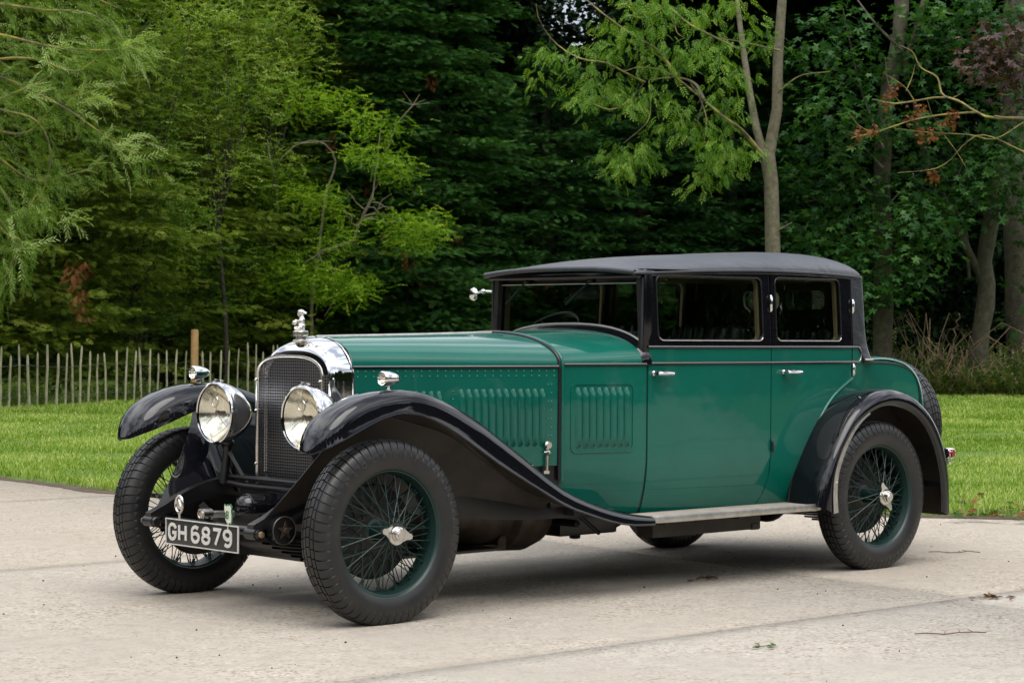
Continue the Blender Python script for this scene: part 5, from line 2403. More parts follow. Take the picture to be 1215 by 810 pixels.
# round-leaved shrubs hanging over the fence
for (pxs, pys, D_, lab, sd, tt) in (
        ([225, 235, 245, 215, 250, 205, 200, 260, 240, 275], [300, 330, 355, 350, 360, 365, 320, 335, 280, 300], 39.4, 'round-leaved shrub bulging over the fence behind the wooden post', 41, .45),
        ([165, 180, 150, 140, 170], [330, 360, 375, 350, 370], 37.6, 'dark small-leaved shrub over the fence left of the wooden post', 42, .22),
        ([285, 300, 270, 290, 310, 265], [330, 360, 345, 370, 375, 372], 41.4, 'small-leaved shrub above the fence right of the wooden post', 43, .30),
        ([140, 165, 190, 150, 175, 205, 130, 160, 195, 220, 180, 145], [230, 215, 240, 260, 280, 265, 290, 305, 300, 250, 200, 180], 37.0, 'mid-green small-leaved bush filling the wall of leaves between the willow and the sapling', 45, .52),
        ([285, 300, 315, 295, 275, 310, 325, 300, 285, 260, 250, 330], [210, 235, 215, 260, 270, 285, 250, 190, 305, 245, 215, 190], 40.6, 'mid-green small-leaved bush left of the yellow-green tree', 46, .50),
        ([170, 195, 150, 130, 180, 210, 165, 140, 200, 230, 115, 185], [20, 45, 60, 100, 90, 70, 130, 150, 125, 10, 30, 160], 38.0, 'bright leafy tree high at the left just beyond the willow tips', 47, .68),
        ([300, 320, 335, 310, 345, 330, 360, 315, 300, 350], [30, 50, 20, 80, 60, 95, 35, 120, 140, 85], 41.6, 'yellowish small-leaved crown above the yellow-green tree', 48, .60),
        ([270, 255, 290, 240, 275, 215, 225, 205, 250, 300, 190, 235, 265, 285], [60, 100, 120, 140, 165, 40, 90, 150, 20, 80, 110, 190, 210, 20], 38.6, 'pale small-leaved tree high up at the left among the conifers', 44, .62)):
    t = empty('hedge_shrub', ground_at(pxs[0], D_), lab, 'shrub', 'leafy shrubs among the left conifers')
    pts = [at(a, b, D_ + random.uniform(-.4, .5)) for a, b in zip(pxs, pys)]
    spray('foliage', pts, 150, TWIGS, SHRUBL, t, (.30, .30, .24), .24, tt, sd, -.1, .2)
    m = MB()
    b0_ = ground_at(pxs[0], D_ + .5)
    mid_ = sum(pts, Vector()) / len(pts)
    top_ = b0_.lerp(mid_, .55)
    m.tube([b0_, b0_.lerp(top_, .5) + Vector((.06, 0, 0)), top_], [.05, .04, .03], 7)
    for p_ in pts:
        m.tube([top_, top_.lerp(p_, .5) + Vector((.1, 0, .1)), p_], [.022, .014, .006], 6)
    m.build('stem', BARK_D, t)

# yellow-green small tree in front of the dark conifers
t = empty('yellow_green_tree', ground_at(385, 40.5), 'small yellow-green leafed tree standing out against the dark conifers above the radiator', 'tree')
D_ = 40.4
cl = [(352, 105, .5), (375, 120, .6), (400, 118, .5), (430, 138, .5), (455, 150, .4), (345, 130, .4), (445, 185, .55), (470, 195, .5), (425, 178, .4), (470, 205, .5),
      (380, 240, .5), (395, 250, .5), (388, 275, .45), (375, 230, .4), (400, 290, .4), (465, 265, .5), (488, 262, .55), (500, 275, .5), (480, 285, .5), (495, 290, .4), (512, 270, .3),
      (330, 315, .5), (350, 320, .5), (345, 335, .5), (370, 325, .5), (395, 330, .5), (410, 330, .5), (420, 345, .5), (400, 350, .5), (430, 340, .4), (335, 300, .4), (340, 210, .35), (355, 235, .4), (330, 225, .3), (385, 345, .5), (322, 340, .35)]
spray('foliage', [at(a, b, D_ + random.uniform(-.5, .4)) for a, b, c in cl], 120, TWIGS, YELLOWG, t, (.22, .22, .14), .20, .5, 51, -.15, .24)
m = MB()
base = ground_at(372, 40.8)
j1 = at(378, 300, 40.7)
j2 = at(425, 268, 40.5)
j3 = at(442, 235, 40.5)
pp_ = curve([tuple(q) for q in (base, at(370, 360, 40.8), j1, at(387, 230, 40.9), at(398, 190, 40.8), at(380, 168, 40.6), at(352, 172, 40.5), at(330, 192, 40.5))], 30)
m.tube(pp_, [.045 - .0012 * i for i in range(30)], 7)
pp_ = curve([tuple(q) for q in (at(330, 250, 40.7), at(326, 215, 40.6), at(320, 185, 40.5), at(317, 165, 40.5))], 10)
m.tube(pp_, [.026 - .0012 * i for i in range(10)], 6)
m.tube([j1, at(420, 285, 40.6), j2, j3, at(452, 150, 40.5)], [.04, .03, .024, .018, .008], 6)
for a, b in (((425, 268), (465, 230)), ((425, 268), (405, 250)), ((430, 260), (480, 262)), ((430, 262), (455, 245)), ((435, 250), (410, 225)), ((425, 270), (450, 215)), ((378, 300), (350, 320)), ((378, 300), (402, 345)), ((402, 345), (385, 375)), ((350, 170), (395, 168)), ((442, 240), (468, 246)), ((436, 246), (462, 258))):
    m.tube(vline(at(*a, 40.4), at(*b, 40.3), 5, .05, a[0] + b[0]), [.014, .012, .010, .008, .005], 5)
m.build('branches', DRY, t)
# a bare grey twig fork beside it, high up
m = MB()
m.tube([at(458, 180, 42), at(472, 145, 41.6), at(490, 125, 41.5), at(498, 112, 41.5)], [.018, .015, .012, .006], 5)
for q in ((478, 108), (470, 118), (505, 118), (510, 122)):
    m.tube([at(490, 125, 41.5), at(*q, 41.4)], [.008, .003], 5)
m.build('bare_twigs', DRY, t)

# weeping willow reaching in from the left
t = empty('willow_tree', ground_at(-120, 30.0), 'grey-green willow whose drooping branches reach in at the upper left corner', 'tree')
m = MB()
m.tube([ground_at(-120, 30), at(-130, 250, 30), at(-110, 60, 30), at(-60, -60, 30)], [.3, .26, .2, .12], 12)
m.build('trunk', BARK, t)
rg = random.Random(5)
limbs = [[(-110, 60), (-20, 40), (60, 55), (125, 60), (160, 55)], [(-110, 120), (-20, 75), (40, 70), (90, 85), (130, 60), (170, 62)], [(-120, 160), (-30, 150), (30, 158), (70, 120), (105, 108)], [(-120, 200), (-20, 180), (30, 210), (50, 215), (110, 200)],
         [(-100, 20), (-20, 5), (50, 12), (110, 18), (160, 60)], [(-120, 230), (-10, 215), (25, 260), (45, 230), (60, 245)], [(-120, 260), (-30, 240), (10, 280), (25, 285), (5, 330)], [(-110, 90), (0, 130), (45, 145), (60, 190), (35, 270)],
         [(-110, 0), (-10, -20), (80, -15), (140, 10)], [(-100, 60), (10, 95), (80, 130), (130, 165), (165, 185)], [(-60, 140), (20, 110), (60, 90), (100, 60)], [(-100, 180), (-10, 250), (20, 300), (0, 350)]]
P, Dd, S_, T_ = [], [], [], []
m = MB()
for li, lb in enumerate(limbs):
    D0 = 29.5 + (li % 4) * .5
    pts = [at(a, b, D0) for a, b in lb]
    pts = [Vector(p_) for p_ in curve([tuple(p_) for p_ in pts], 28)]
    m.tube(pts, [.030 * (1 - i / 30) + .004 for i in range(28)], 5)
    for i in range(6, 28):
        for k in range(6):
            p_ = pts[i] + Vector((rg.gauss(0, .13), rg.gauss(0, .13), rg.gauss(0, .12)))
            d = (pts[min(i + 1, 27)] - pts[i - 1]).normalized() + Vector((rg.gauss(0, .6), rg.gauss(0, .6), rg.gauss(-.35, .5)))
            P.append(p_)
            Dd.append(d)
            S_.append(rg.uniform(.22, .38))
            T_.append(rg.gauss(.42, .22))
m.build('branches', LICHEN, t, sharp=60)
rg2 = np.random.default_rng(4)
for a_, b_2 in ((150, 58), (168, 62), (105, 110), (92, 118), (130, 165), (142, 185), (75, 252), (20, 300), (60, 60), (30, 110)):
    for k in range(9):
        p_ = at(a_ + rg2.normal(0, 7), b_2 + rg2.normal(0, 6), 29.2)
        P.append(p_)
        Dd.append(Vector((VR[0] * .7 + rg2.normal(0, .4), VR[1] * .7 + rg2.normal(0, .4), rg2.normal(.1, .5))))
        S_.append(rg2.uniform(.3, .42))
        T_.append(1.0)
V, F, T = scatter(WILL, P, Dd, S_, T_, roll=np.random.default_rng(3).normal(0, .8, len(P)))
np_mesh('foliage', V, F, WILLOW, t, T)

# ash tree right of centre
t = empty('ash_tree', ground_at(917, 40), 'tall ash tree with bare pale trunk and feathery light green leaves above the car roof', 'tree')
D_ = 40
m = MB()
m.tube([ground_at(918, D_), at(917, 300, D_), at(915, 215, D_), at(910, 182, D_)], [.165, .145, .135, .145], 14)
m.tube([at(911, 190, D_), at(922, 130, D_), at(923, 70, D_), at(928, 0, D_), at(930, -90, D_)], [.115, .10, .095, .085, .06], 12)
m.tube(curve([tuple(q) for q in (at(910, 195, D_), at(897, 150, D_ + .2), at(882, 60, D_ + .8), at(872, -20, D_ + 1))], 12), [.085 - .004 * i for i in range(12)], 10)
m.tube([at(916, 290, D_), at(925, 272, D_ - .1), at(940, 264, D_ - .2)], [.03, .02, .012], 6)
m.build('trunk', BARK, t, sharp=60)
br = [([(905, 185), (880, 155), (860, 140), (835, 118), (820, 100)], .05), ([(835, 118), (825, 100), (800, 92), (770, 95)], .035), ([(803, 90), (780, 60), (755, 45), (720, 20), (690, -5)], .035),
      ([(765, 98), (745, 88), (720, 75), (690, 70), (660, 52), (640, 25), (636, 5)], .022), ([(835, 118), (790, 85), (760, 80), (740, 85)], .022), ([(770, 95), (772, 130), (768, 145), (740, 170)], .016),
      ([(830, 115), (838, 140), (835, 175)], .014), ([(880, 60), (820, 30), (790, 8), (770, 20), (740, 18)], .022), ([(800, 20), (803, 38), (812, 45)], .012), ([(925, 60), (880, 50), (850, 45)], .02), ([(923, 110), (950, 90), (985, 85)], .018),
      ([(835, 118), (822, 160), (800, 180)], .012), ([(700, 122), (725, 130), (745, 120), (765, 98)], .012), ([(665, 130), (690, 112), (704, 74)], .012)]
m = MB()
for pts, r0 in br:
    pp = curve([tuple(at(a, b, D_ - .6 + .5 * math.sin(a * .05))) for a, b in pts], 16)
    m.tube(pp, [r0 * (1 - .75 * i / 15) for i in range(16)], 6)
m.build('branches', LICHEN, t, sharp=60)
cl = [(640, 62), (665, 66), (690, 58), (690, 100), (700, 115), (720, 110), (735, 100), (710, 95), (745, 125), (690, 120), (755, 115), (770, 120), (780, 110),
      (725, 180), (740, 185), (755, 180), (735, 195), (765, 172), (770, 190), (748, 200), (795, 145), (812, 150), (825, 158), (805, 130), (840, 150), (835, 175), (858, 178), (870, 165), (885, 175), (850, 195), (870, 190), (830, 215), (845, 205),
      (720, 30), (740, 35), (760, 40), (735, 60), (715, 60), (755, 65), (780, 30), (800, 10), (820, 15), (840, 20), (850, 45), (870, 50), (830, 50), (860, 75), (880, 90), (875, 120), (855, 95), (840, 70), (820, 60), (890, 30), (905, 50), (880, 5), (860, 5),
      (800, 55), (800, 80), (780, 75), (845, 120), (862, 135), (780, 5), (750, 5), (700, 80), (765, 10), (640, 95)]
spray('foliage', [at(a, b, D_ - .7 + random.uniform(-.6, .6)) for a, b in cl], 26, PINN, ASHL, t, (.18, .18, .12), .20, .55, 61, -.75, .24)

# maples at the right
def maple(px, ahead, stems, limbs_, clusters, label, seed, n=64, r0=.2, tint0=.42):
    t = empty('maple_tree', ground_at(px, ahead), label, 'tree', 'maples at the edge of the wood')
    m = MB()
    for pts, ra, rb in stems:
        pp = [tuple(ground_at(pts[0][0], ahead)) if pts[0][1] is None else tuple(at(*pts[0], ahead))] + [tuple(at(a, b, ahead)) for a, b in pts[1:]]
        pp = curve(pp, 20)
        m.tube(pp, [ra + (rb - ra) * i / 19 + .012 * math.sin(i * 1.9) * (ra > .08) for i in range(20)], 12)
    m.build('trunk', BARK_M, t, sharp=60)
    m = MB()
    for pts, ra in limbs_:
        pp = curve([tuple(at(a, b, ahead - .3 + .4 * math.sin(a * .07))) for a, b in pts], 14)
        m.tube(pp, [ra * (1 - .7 * i / 13) for i in range(14)], 6)
    if limbs_:
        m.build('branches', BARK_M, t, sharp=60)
    spray('foliage', [at(a, b, ahead - .9 + random.uniform(-.7, .9)) for a, b in clusters], n, MAPLES, MAPLE, t, (.28, .28, .18), .135, tint0, seed, -.25, .24)
    return t


cA = [(975, 130), (990, 150), (1005, 165), (960, 160), (970, 190), (950, 205), (1000, 195), (1020, 180), (965, 105), (985, 60), (1005, 85), (1020, 110), (975, 30), (1000, 15), (1015, 45), (960, 65), (985, 245), (965, 265), (950, 285), (975, 290), (1000, 275), (1020, 260),
      (1000, 305), (1015, 320), (1035, 330), (1025, 295), (1050, 280), (1070, 300), (1060, 340), (1075, 330), (1095, 310), (1090, 280), (1070, 260), (1105, 270), (1115, 290), (1045, 250), (1030, 225), (1010, 230), (1045, 350), (1020, 345), (1120, 265), (1080, 240), (1100, 235), (1060, 215), (990, 215), (1040, 130), (1030, 80), (1035, 150)]
maple(1047, 42, [([(1047, None), (1048, 330), (1047, 200), (1052, 120), (1067, 40), (1072, -40)], .21, .13), ([(1070, 90), (1088, 30), (1102, -20)], .07, .05)],
      [([(1048, 200), (1020, 170), (985, 140), (960, 120)], .03), ([(1050, 180), (1020, 100), (1000, 10)], .035), ([(1070, 60), (1040, 30), (1010, -10)], .035), ([(1048, 240), (1010, 215), (975, 235), (955, 240)], .02), ([(1048, 250), (1080, 220), (1110, 230)], .02)],
      cA, 'broad-leaved maple with a straight grey-green trunk just behind the rear of the car roof', 71)
cB = [(1125, 200), (1145, 215), (1160, 195), (1180, 210), (1190, 180), (1150, 170), (1120, 160), (1130, 235), (1105, 205), (1175, 165), (1200, 150), (1205, 190), (1140, 250), (1165, 240), (1195, 235), (1210, 220), (1150, 20), (1165, 40), (1175, 10), (1190, 30), (1200, 50), (1130, 10),
      (1180, 60), (1205, 10), (1120, 40), (1160, 70), (1140, 55), (1100, 15), (1085, 60), (1100, 90), (1110, 60), (1130, 100), (1090, 30), (1205, 255), (1185, 120), (1210, 110), (1200, 85), (1085, 190), (1075, 160), (1095, 150)]
maple(1165, 42.5, [([(1160, None), (1163, 400), (1172, 340), (1166, 325), (1180, 240), (1192, 170), (1195, 60), (1200, -40)], .20, .09), ([(1166, 330), (1150, 300), (1122, 240), (1100, 190), (1085, 120)], .09, .05), ([(1150, 330), (1145, 270), (1128, 240)], .035, .03)],
      [([(1180, 240), (1150, 200), (1120, 180)], .02), ([(1192, 170), (1215, 150), (1240, 140)], .03), ([(1122, 240), (1140, 200), (1150, 150)], .02)],
      cB, 'maple forking low into two stems at the right, its leaves over the lawn', 72, tint0=.36)
maple(1225, 44, [([(1218, None), (1216, 380), (1212, 250), (1214, 100), (1220, -30)], .42, .3)], [], [(1215, 380), (1212, 300), (1220, 200), (1216, 140), (1212, 60), (1205, 330)], 'thick dark trunk cut off by the right edge of the picture', 73, n=14, tint0=.2)

# copper-leaved branch at the right edge
t = empty('copper_leaved_tree', ground_at(1290, 38), 'copper-brown leaved tree just entering at the upper right edge', 'tree')
m = MB()
m.tube([ground_at(1290, 38), at(1290, 200, 38), at(1280, 0, 38)], [.2, .16, .1], 10)
m.tube(curve([tuple(at(a, b, 37.6)) for a, b in ((1290, 120), (1240, 90), (1200, 70), (1165, 75))], 14), [.04 * (1 - i / 18) for i in range(14)], 6)
m.build('trunk', BARK_D, t)
spray('foliage', [at(a, b, 37.5 + random.uniform(-.4, .4)) for a, b in ((1205, 45), (1210, 70), (1190, 60), (1180, 72), (1165, 70), (1200, 90), (1212, 100), (1195, 35), (1175, 55), (1160, 80), (1212, 130), (1185, 85))], 46, MAPLES, PURPLE, t, (.22, .22, .13), .125, .5, 81, -.4, .25)
# dead branch with curled brown leaves
t = empty('dead_branched_tree', ground_at(1300, 34), 'lichened dead branch with curled rusty leaves reaching in from the right', 'branch')
m = MB()
m.tube([ground_at(1300, 34), at(1298, 250, 34), at(1290, 120, 34)], [.12, .10, .08], 10)
dbs = [([(1290, 150), (1215, 140), (1175, 140), (1150, 128), (1138, 120), (1122, 115), (1108, 116), (1085, 120), (1060, 123), (1035, 118)], .04),
       ([(1138, 120), (1118, 112), (1112, 92), (1092, 80), (1083, 62), (1068, 54)], .026), ([(1160, 133), (1120, 136), (1085, 142), (1060, 150), (1035, 158), (1012, 163)], .024),
       ([(1085, 120), (1075, 105), (1062, 95), (1047, 86)], .014), ([(1075, 108), (1082, 92), (1086, 76)], .010), ([(1130, 117), (1142, 110)], .014), ([(1035, 158), (1018, 148), (1007, 133)], .010), ([(1022, 160), (1000, 155)], .006),
       ([(1215, 145), (1180, 165), (1150, 160), (1100, 157), (1060, 152)], .016), ([(1215, 180), (1165, 160), (1140, 175), (1130, 188), (1110, 200), (1065, 205)], .014), ([(1120, 160), (1135, 180), (1150, 205)], .008), ([(1180, 138), (1200, 140), (1240, 142)], .02),
       ([(1070, 125), (1055, 102), (1050, 68)], .006), ([(1100, 118), (1108, 140), (1120, 150)], .006)]
for pts, ra in dbs:
    pp = curve([tuple(at(a, b, 33.6 + .3 * math.sin(a * .03))) for a, b in pts], 18)
    m.tube(pp, [ra * .8 * (1 - .72 * i / 17) for i in range(18)], 6)
m.build('branches', LICHEN, t, sharp=60)
spray('dead_leaves', [at(a, b, 33.5) for a, b in ((1061, 104), (1057, 114), (1052, 120), (1093, 124), (1091, 132), (1078, 138), (1130, 135), (1131, 142), (1117, 148), (1093, 157), (1090, 162), (1105, 158), (1107, 163), (1015, 160), (1022, 157), (1030, 155), (1038, 154), (1106, 205), (1108, 212))], 14, MAPLES, DEADL, t, (.045, .045, .06), .055, .45, 82, -1.1, .25)

# deep wood behind everything: reads as one dark mass
rg = np.random.default_rng(21)
N = 90000
u_ = rg.random(N)
D_w = 51 + 12 * rg.random(N) ** 1.3
X_w = (rg.random(N) * 2 - 1) * .33 * D_w
Z_w = rg.random(N) * 13.5
xa = X_w / D_w * 55
lim = 13.5 - 5.2 * np.exp(-((xa - 1.55) / 1.5) ** 2)
ok = Z_w < lim
P2 = np.array([CX, CY]) + D_w[:, None] * VF + X_w[:, None] * VR
P3 = np.stack([P2[:, 0], P2[:, 1], Z_w], 1)[ok]
NW = len(P3)
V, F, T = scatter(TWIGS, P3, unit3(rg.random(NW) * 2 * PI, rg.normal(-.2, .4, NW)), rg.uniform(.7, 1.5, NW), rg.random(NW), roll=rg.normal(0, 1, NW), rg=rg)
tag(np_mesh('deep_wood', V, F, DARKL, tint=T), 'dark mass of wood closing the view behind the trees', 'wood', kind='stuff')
# leaf canopy added above the wood to block skylight
N = 26000
D_w = 45.5 + 14 * rg.random(N)
X_w = (rg.random(N) * 2 - 1) * .36 * D_w
P2 = np.array([CX, CY]) + D_w[:, None] * VF + X_w[:, None] * VR
xa = X_w / D_w * 50
lim = 9.3 + 2.8 * rg.random(N) - 1.3 * np.exp(-((xa - 1.45) / 1.4) ** 2)
okc = ~((np.abs(xa - 1.45) < 1.2))
P3 = np.stack([P2[:, 0], P2[:, 1], lim], 1)[okc]
NW = len(P3)
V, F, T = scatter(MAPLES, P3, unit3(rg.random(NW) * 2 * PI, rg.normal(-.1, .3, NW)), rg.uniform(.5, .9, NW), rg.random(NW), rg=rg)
tag(np_mesh('sky_block_canopy', V, F, DARKL, tint=T), 'leafy canopy added above the wood to keep skylight out', 'wood', kind='stuff')

# undergrowth along the wood edge, right of the car
rg = np.random.default_rng(33)
m = MB()
for k in range(150):
    px = rg.uniform(1035, 1225)
    D0 = rg.uniform(41.5, 43.5)
    p0 = ground_at(px, D0)
    L = rg.uniform(.3, 1.1) * (1.6 if 1080 < px < 1150 else .8)
    a = rg.random() * 2 * PI
    ln = rg.uniform(.1, .9) * L
    p2 = p0 + Vector((math.cos(a) * ln, math.sin(a) * ln, L))
    p1 = p0.lerp(p2, .5) + Vector((0, 0, L * .18))
    p3 = p2 + Vector((math.cos(a) * ln * .7, math.sin(a) * ln * .7, -L * rg.uniform(0, .5)))
    m.tube([p0, p1, p2, p3], [.010, .008, .006, .003], 4)
for a, b in (((1095, 405), (1155, 462)), ((1100, 400), (1148, 455)), ((1110, 410), (1140, 465)), ((1130, 460), (1170, 425)), ((1090, 415), (1125, 470)), ((1128, 420), (1131, 390)), ((1131, 390), (1138, 372)), ((1085, 395), (1075, 380))):
    m.tube(vline(at(*a, 41.9), at(*b, 41.6), 6, .06, a[0]), .012, 5)
tag(m.build('bramble_stems', BRAMBLE, sharp=60), 'tangle of bare brown bramble stems at the foot of the right trees', 'undergrowth', kind='stuff')
n = 5200
pxs = rg.uniform(1010, 1260, n)
Ds = rg.uniform(41.2, 44, n)
pos = np.array([[*ground_at(a, b)] for a, b in zip(pxs, Ds)])
pos[:, 2] = np.abs(rg.normal(0, .22, n)) * (1 + .8 * (Ds > 42.5))
V, F, T = scatter(TWIGS, pos, unit3(rg.random(n) * 2 * PI, rg.uniform(.1, 1.3, n)), rg.uniform(.18, .42, n), rg.random(n) ** 1.3, rg=rg)
tag(np_mesh('undergrowth', V, F, WEEDL, tint=T), 'low weeds and dry stalks between the lawn and the right trees', 'undergrowth', kind='stuff')
n = 3200
pxs = rg.uniform(-40, 620, n)
base_D = np.interp(pxs, [-40, 0, 150, 300, 620], [31.0, 31.4, 34.7, 38.8, 45])
pos = np.array([[*ground_at(a, b + c)] for a, b, c in zip(pxs, base_D, rg.uniform(-.15, .9, n))])
pos[:, 2] = np.abs(rg.normal(0, .10, n))
V, F, T = scatter(TWIGS, pos, unit3(rg.random(n) * 2 * PI, rg.uniform(.1, 1.3, n)), rg.uniform(.12, .26, n), rg.random(n) * .7, rg=rg)
tag(np_mesh('fence_weeds', V, F, WEEDL, tint=T), 'green weeds growing along the foot of the left fence', 'undergrowth', kind='stuff')

# chestnut paling fence
PALE = mat('weathered paling', (.20, .20, .11), .9, vary=(5, (.42, .38, .26), .35, .7), bump=(60, .6, .004))
POSTM = mat('treated round post', (.27, .15, .055), .8, vary=(7, (.38, .24, .10), .35, .7), bump=(50, .5, .004))
WIRE = mat('galvanised wire', (.10, .10, .09), .6, .6)
FPX = [(-60, 30.1), (0, 31.2), (60, 32.3), (150, 34.5), (300, 38.7), (345, 40.1)]


def fpos(px):
    return ground_at(px, float(np.interp(px, [a for a, b in FPX], [b for a, b in FPX])))


def fence(px0, px1, step_px, posfn, name_label, h0, seed):
    rg = random.Random(seed)
    t = empty('paling_fence', posfn((px0 + px1) / 2), name_label, 'fence', 'paling fences in front of the wood')
    px = px0
    tops = []
    while px < px1:
        b = posfn(px + rg.uniform(-1.2, 1.2))
        h_ = h0 * rg.uniform(.90, 1.10)
        lx = rg.uniform(-.045, .045)
        m = MB()
        q = [b + Vector((0, 0, -.03)), b + Vector((lx * .3, 0, h_ * .33)), b + Vector((lx * .6 + rg.uniform(-.012, .012), 0, h_ * .66)), b + Vector((lx, 0, h_ * .95)), b + Vector((lx * 1.05, 0, h_))]
        r_ = rg.uniform(.015, .023)
        m.tube(q, [r_, r_ * .95, r_ * .9, r_ * .8, r_ * .3], 6)
        m.build('paling', PALE, t, sharp=50)
        px += step_px * rg.uniform(.85, 1.15)
    for hz in (.22, .72):
        m = MB()
        pts = []
        k = 0
        px = px0
        while px < px1:
            p_ = posfn(px)
            pts.append(p_ + Vector((0, 0, h0 * hz + .02 * math.sin(px * .06))) - Vector((VF[0], VF[1], 0)) * .02)
            px += 6
        m.tube(pts, .004, 4)
        m.build('wire', WIRE, t)
    return t


f1 = fence(-30, 345, 10.3, fpos, 'pale green-grey split paling fence along the lawn at the left', .92, 3)
fence(1062, 1222, 7.6, lambda px: ground_at(px, 43.4), 'shadowed dark paling fence in the undergrowth at the right', .95, 4)
m = MB()
p0 = ground_at(231, 36.3)
m.lathe([(-.1, .068), (1.20, .066), (1.232, .060), (1.236, 0)], p0, (0, 0, 1), 16)
m.build('post', POSTM, f1, sharp=40)

# ------------------------------------------------------------------ trees across the drive, behind where the photographer stood
# (they show in the paint, the glass and the plating)
rg = np.random.default_rng(77)
BACKL = leaf_mat('leaves across the drive', (.010, .028, .008), (.022, .055, .012), (.05, .10, .02), .15, .6, .25)
first = None
spots = [(-34, -6), (-31, -14), (-27, -22), (-20, -28), (-12, -31), (-4, -32), (4, -32), (12, -31), (20, -30), (28, -27), (36, -24), (44, -20), (-36, 3), (-36, 12), (-31, 20), (-25, 27), (-18, 31), (-10, 33), (-2, 36), (4, 37), (11, 36), (52, -12), (56, -2)]
for i, (x, y) in enumerate(spots):
    if first is None:
        t = empty('broad_tree', (x, y, 0), 'broad dark green tree across the drive behind the photographer', 'tree', 'trees across the drive behind the photographer')
        m = MB()
        m.tube([(x, y, -.1), (x + .1, y, 3), (x, y + .1, 7), (x, y, 10)], [.3, .25, .16, .05], 10)
        m.build('trunk', BARK_D, t)
        n = 11000
        th_ = rg.random(n) * 2 * PI
        zz = rg.random(n) ** .9 * 10.5 + .5
        rad = 3.4 * np.sqrt(np.clip(1 - ((zz - 5) / 6.4) ** 2, .05, 1)) * (1 + .2 * np.sin(3 * th_ + zz) + .12 * np.sin(7 * th_ - 2 * zz)) * np.sqrt(rg.uniform(.3, 1, n))
        pos = np.stack([x + np.cos(th_) * rad, y + np.sin(th_) * rad, zz], 1)
        V, F, T = scatter(TWIGS, pos, unit3(th_ + rg.normal(0, .8, n), rg.normal(-.2, .4, n)), rg.uniform(1.0, 1.5, n), rg.random(n), roll=rg.normal(0, .8, n), rg=rg)
        np_mesh('crown', V, F, BACKL, t, T)
        first = t
        kids = list(t.children)
    else:
        t = first.copy()
        COL.objects.link(t)
        t.location = (x, y, 0)
        t.rotation_euler = (0, 0, i * 1.7)
        s_ = .85 + .3 * ((i * 7) % 5) / 5
        t.scale = (s_, s_, s_)
        for ch in kids:
            c_2 = ch.copy()
            COL.objects.link(c_2)
            c_2.parent = t

# ------------------------------------------------------------------ litter on the concrete
def litter(px, py, name, label, cat, builder):
    d = fw + r2 * ((px - 607.5) / 2527.4) + u2 * ((405 - py) / 2527.4)
    k = -CZ / d.z
    p_ = Vector((CX, CY, CZ)) + d * k
    m = MB()
    builder(m, p_)
    return m


def leaf_at(m, p_, a, L, w, lift=.004, curl=.01):
    u1 = Vector((math.cos(a), math.sin(a), 0))
    n1 = Vector((-u1.y, u1.x, 0))
    m.add([p_ + Vector((0, 0, lift)), p_ + u1 * L * .45 + n1 * w + Vector((0, 0, lift + curl)), p_ + u1 * L + Vector((0, 0, lift + curl * .4)), p_ + u1 * L * .45 - n1 * w + Vector((0, 0, lift + curl * .8))], [(0, 1, 2), (0, 2, 3)])


LEAFG = mat('fallen green leaf', (.07, .12, .02), .7)
LEAFB = mat('fallen brown leaf', (.13, .075, .035), .8)


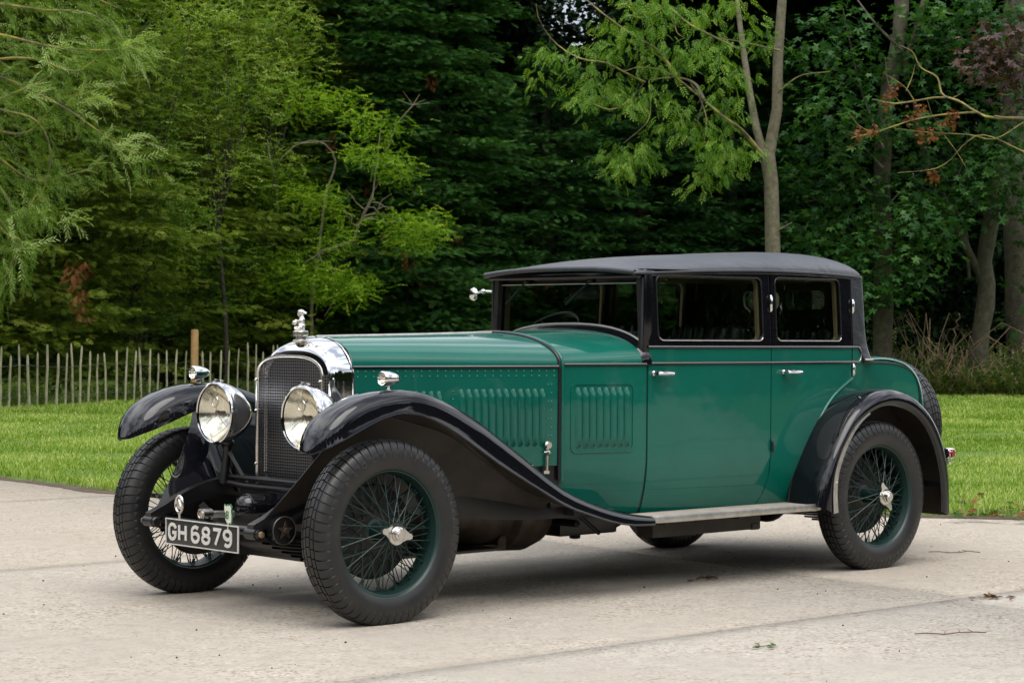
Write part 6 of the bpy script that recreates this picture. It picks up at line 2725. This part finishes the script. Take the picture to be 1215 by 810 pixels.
def put(px, py, kind, label, cat, seed):
    rr_ = random.Random(seed)
    def b(m, p_):
        if kind == 'clump':
            for _ in range(16):
                leaf_at(m, p_ + Vector((rr_.gauss(0, .05), rr_.gauss(0, .04), 0)), rr_.random() * 6.3, rr_.uniform(.03, .06), rr_.uniform(.006, .014), .004, rr_.uniform(.004, .02))
        elif kind == 'leafy':
            m.tube([p_ + Vector((0, 0, .004)), p_ + Vector((.07, -.03, .008))], .002, 5)
            for _ in range(9):
                leaf_at(m, p_ + Vector((rr_.uniform(-.02, .08), rr_.gauss(-.02, .02), 0)), rr_.random() * 6.3, rr_.uniform(.025, .045), .009, .005, .008)
        else:
            q = p_ + Vector((-.10, .07, .004))
            pts = [q + Vector((.05 * i, -.035 * i + rr_.gauss(0, .008), rr_.uniform(0, .008))) for i in range(6)]
            m.tube(pts, .0025, 5)
            for i in (2, 3, 4):
                m.tube([pts[i], pts[i] + Vector((rr_.uniform(-.03, .06), rr_.uniform(.01, .05), .004))], .0018, 4)
    m = litter(px, py, '', '', '', b)
    nm = {'clump': 'dead_leaf_clump', 'leafy': 'green_sprig', 'twig': 'fallen_twig'}[kind]
    tag(m.build(nm, {'clump': LEAFB, 'leafy': LEAFG, 'twig': LEAFB}[kind], recalc=False, sharp=80), label, cat)


put(837, 687, 'clump', 'clump of dead brown leaves on the concrete beside the running board', 'dead leaves', 1)
put(897, 768, 'leafy', 'small green leafy sprig on the near concrete slab', 'leaf', 2)
put(1120, 753, 'twig', 'thin forked brown twig lying on the near concrete slab', 'twig', 3)
put(1178, 710, 'clump', 'few dry leaves where the concrete joints cross at the right', 'dead leaves', 4)
put(1125, 656, 'twig', 'thin twig on the concrete behind the rear wheel', 'twig', 5)
# broad weed leaves and dead leaves in the lawn edge at the right
rg = np.random.default_rng(91)
n = 90
xs_, ys_ = rg.uniform(1128, 1225, n), 613 - np.abs(rg.normal(0, 13, n))
pos = []
for a, b in zip(xs_, ys_):
    d = fw + r2 * ((a - 607.5) / 2527.4) + u2 * ((405 - b) / 2527.4)
    k = (.05 - CZ) / d.z
    pos.append(Vector((CX, CY, CZ)) + d * k)
pos = np.array([tuple(p_) for p_ in pos])
V, F, T = scatter(MAPLES, pos, unit3(rg.random(n) * 6.28, rg.normal(.1, .2, n)), rg.uniform(.03, .07, n), rg.random(n), rg=rg)
tag(np_mesh('lawn_weeds', V, F, WEEDL, tint=T), 'broad-leaved weeds in the lawn edge right of the rear wheel', 'weeds', kind='stuff')
n = 12
pos2 = pos[:n] + [0, 0, .01]
V, F, T = scatter(MAPLES, pos2, unit3(rg.random(n) * 6.28, rg.normal(.3, .4, n)), rg.uniform(.03, .07, n), rg.random(n), rg=rg)
tag(np_mesh('fallen_leaves', V, F, DEADL, tint=T), 'dead brown leaves caught in the lawn edge at the right', 'dead leaves', kind='stuff')
# grit on the concrete
m = MB()
rr_ = random.Random(8)
for _ in range(160):
    x, y = rr_.uniform(-5, 6), rr_.uniform(-4.5, 5)
    if x > edge_x(y) - .1:
        continue
    s_ = rr_.uniform(.002, .006)
    m.ball((x, y, s_ * .5), (s_, s_ * rr_.uniform(.6, 1), s_ * .7), 5, 4)
tag(m.build('grit', GROUND), 'scattered grit and small stones on the concrete', 'grit', kind='stuff')
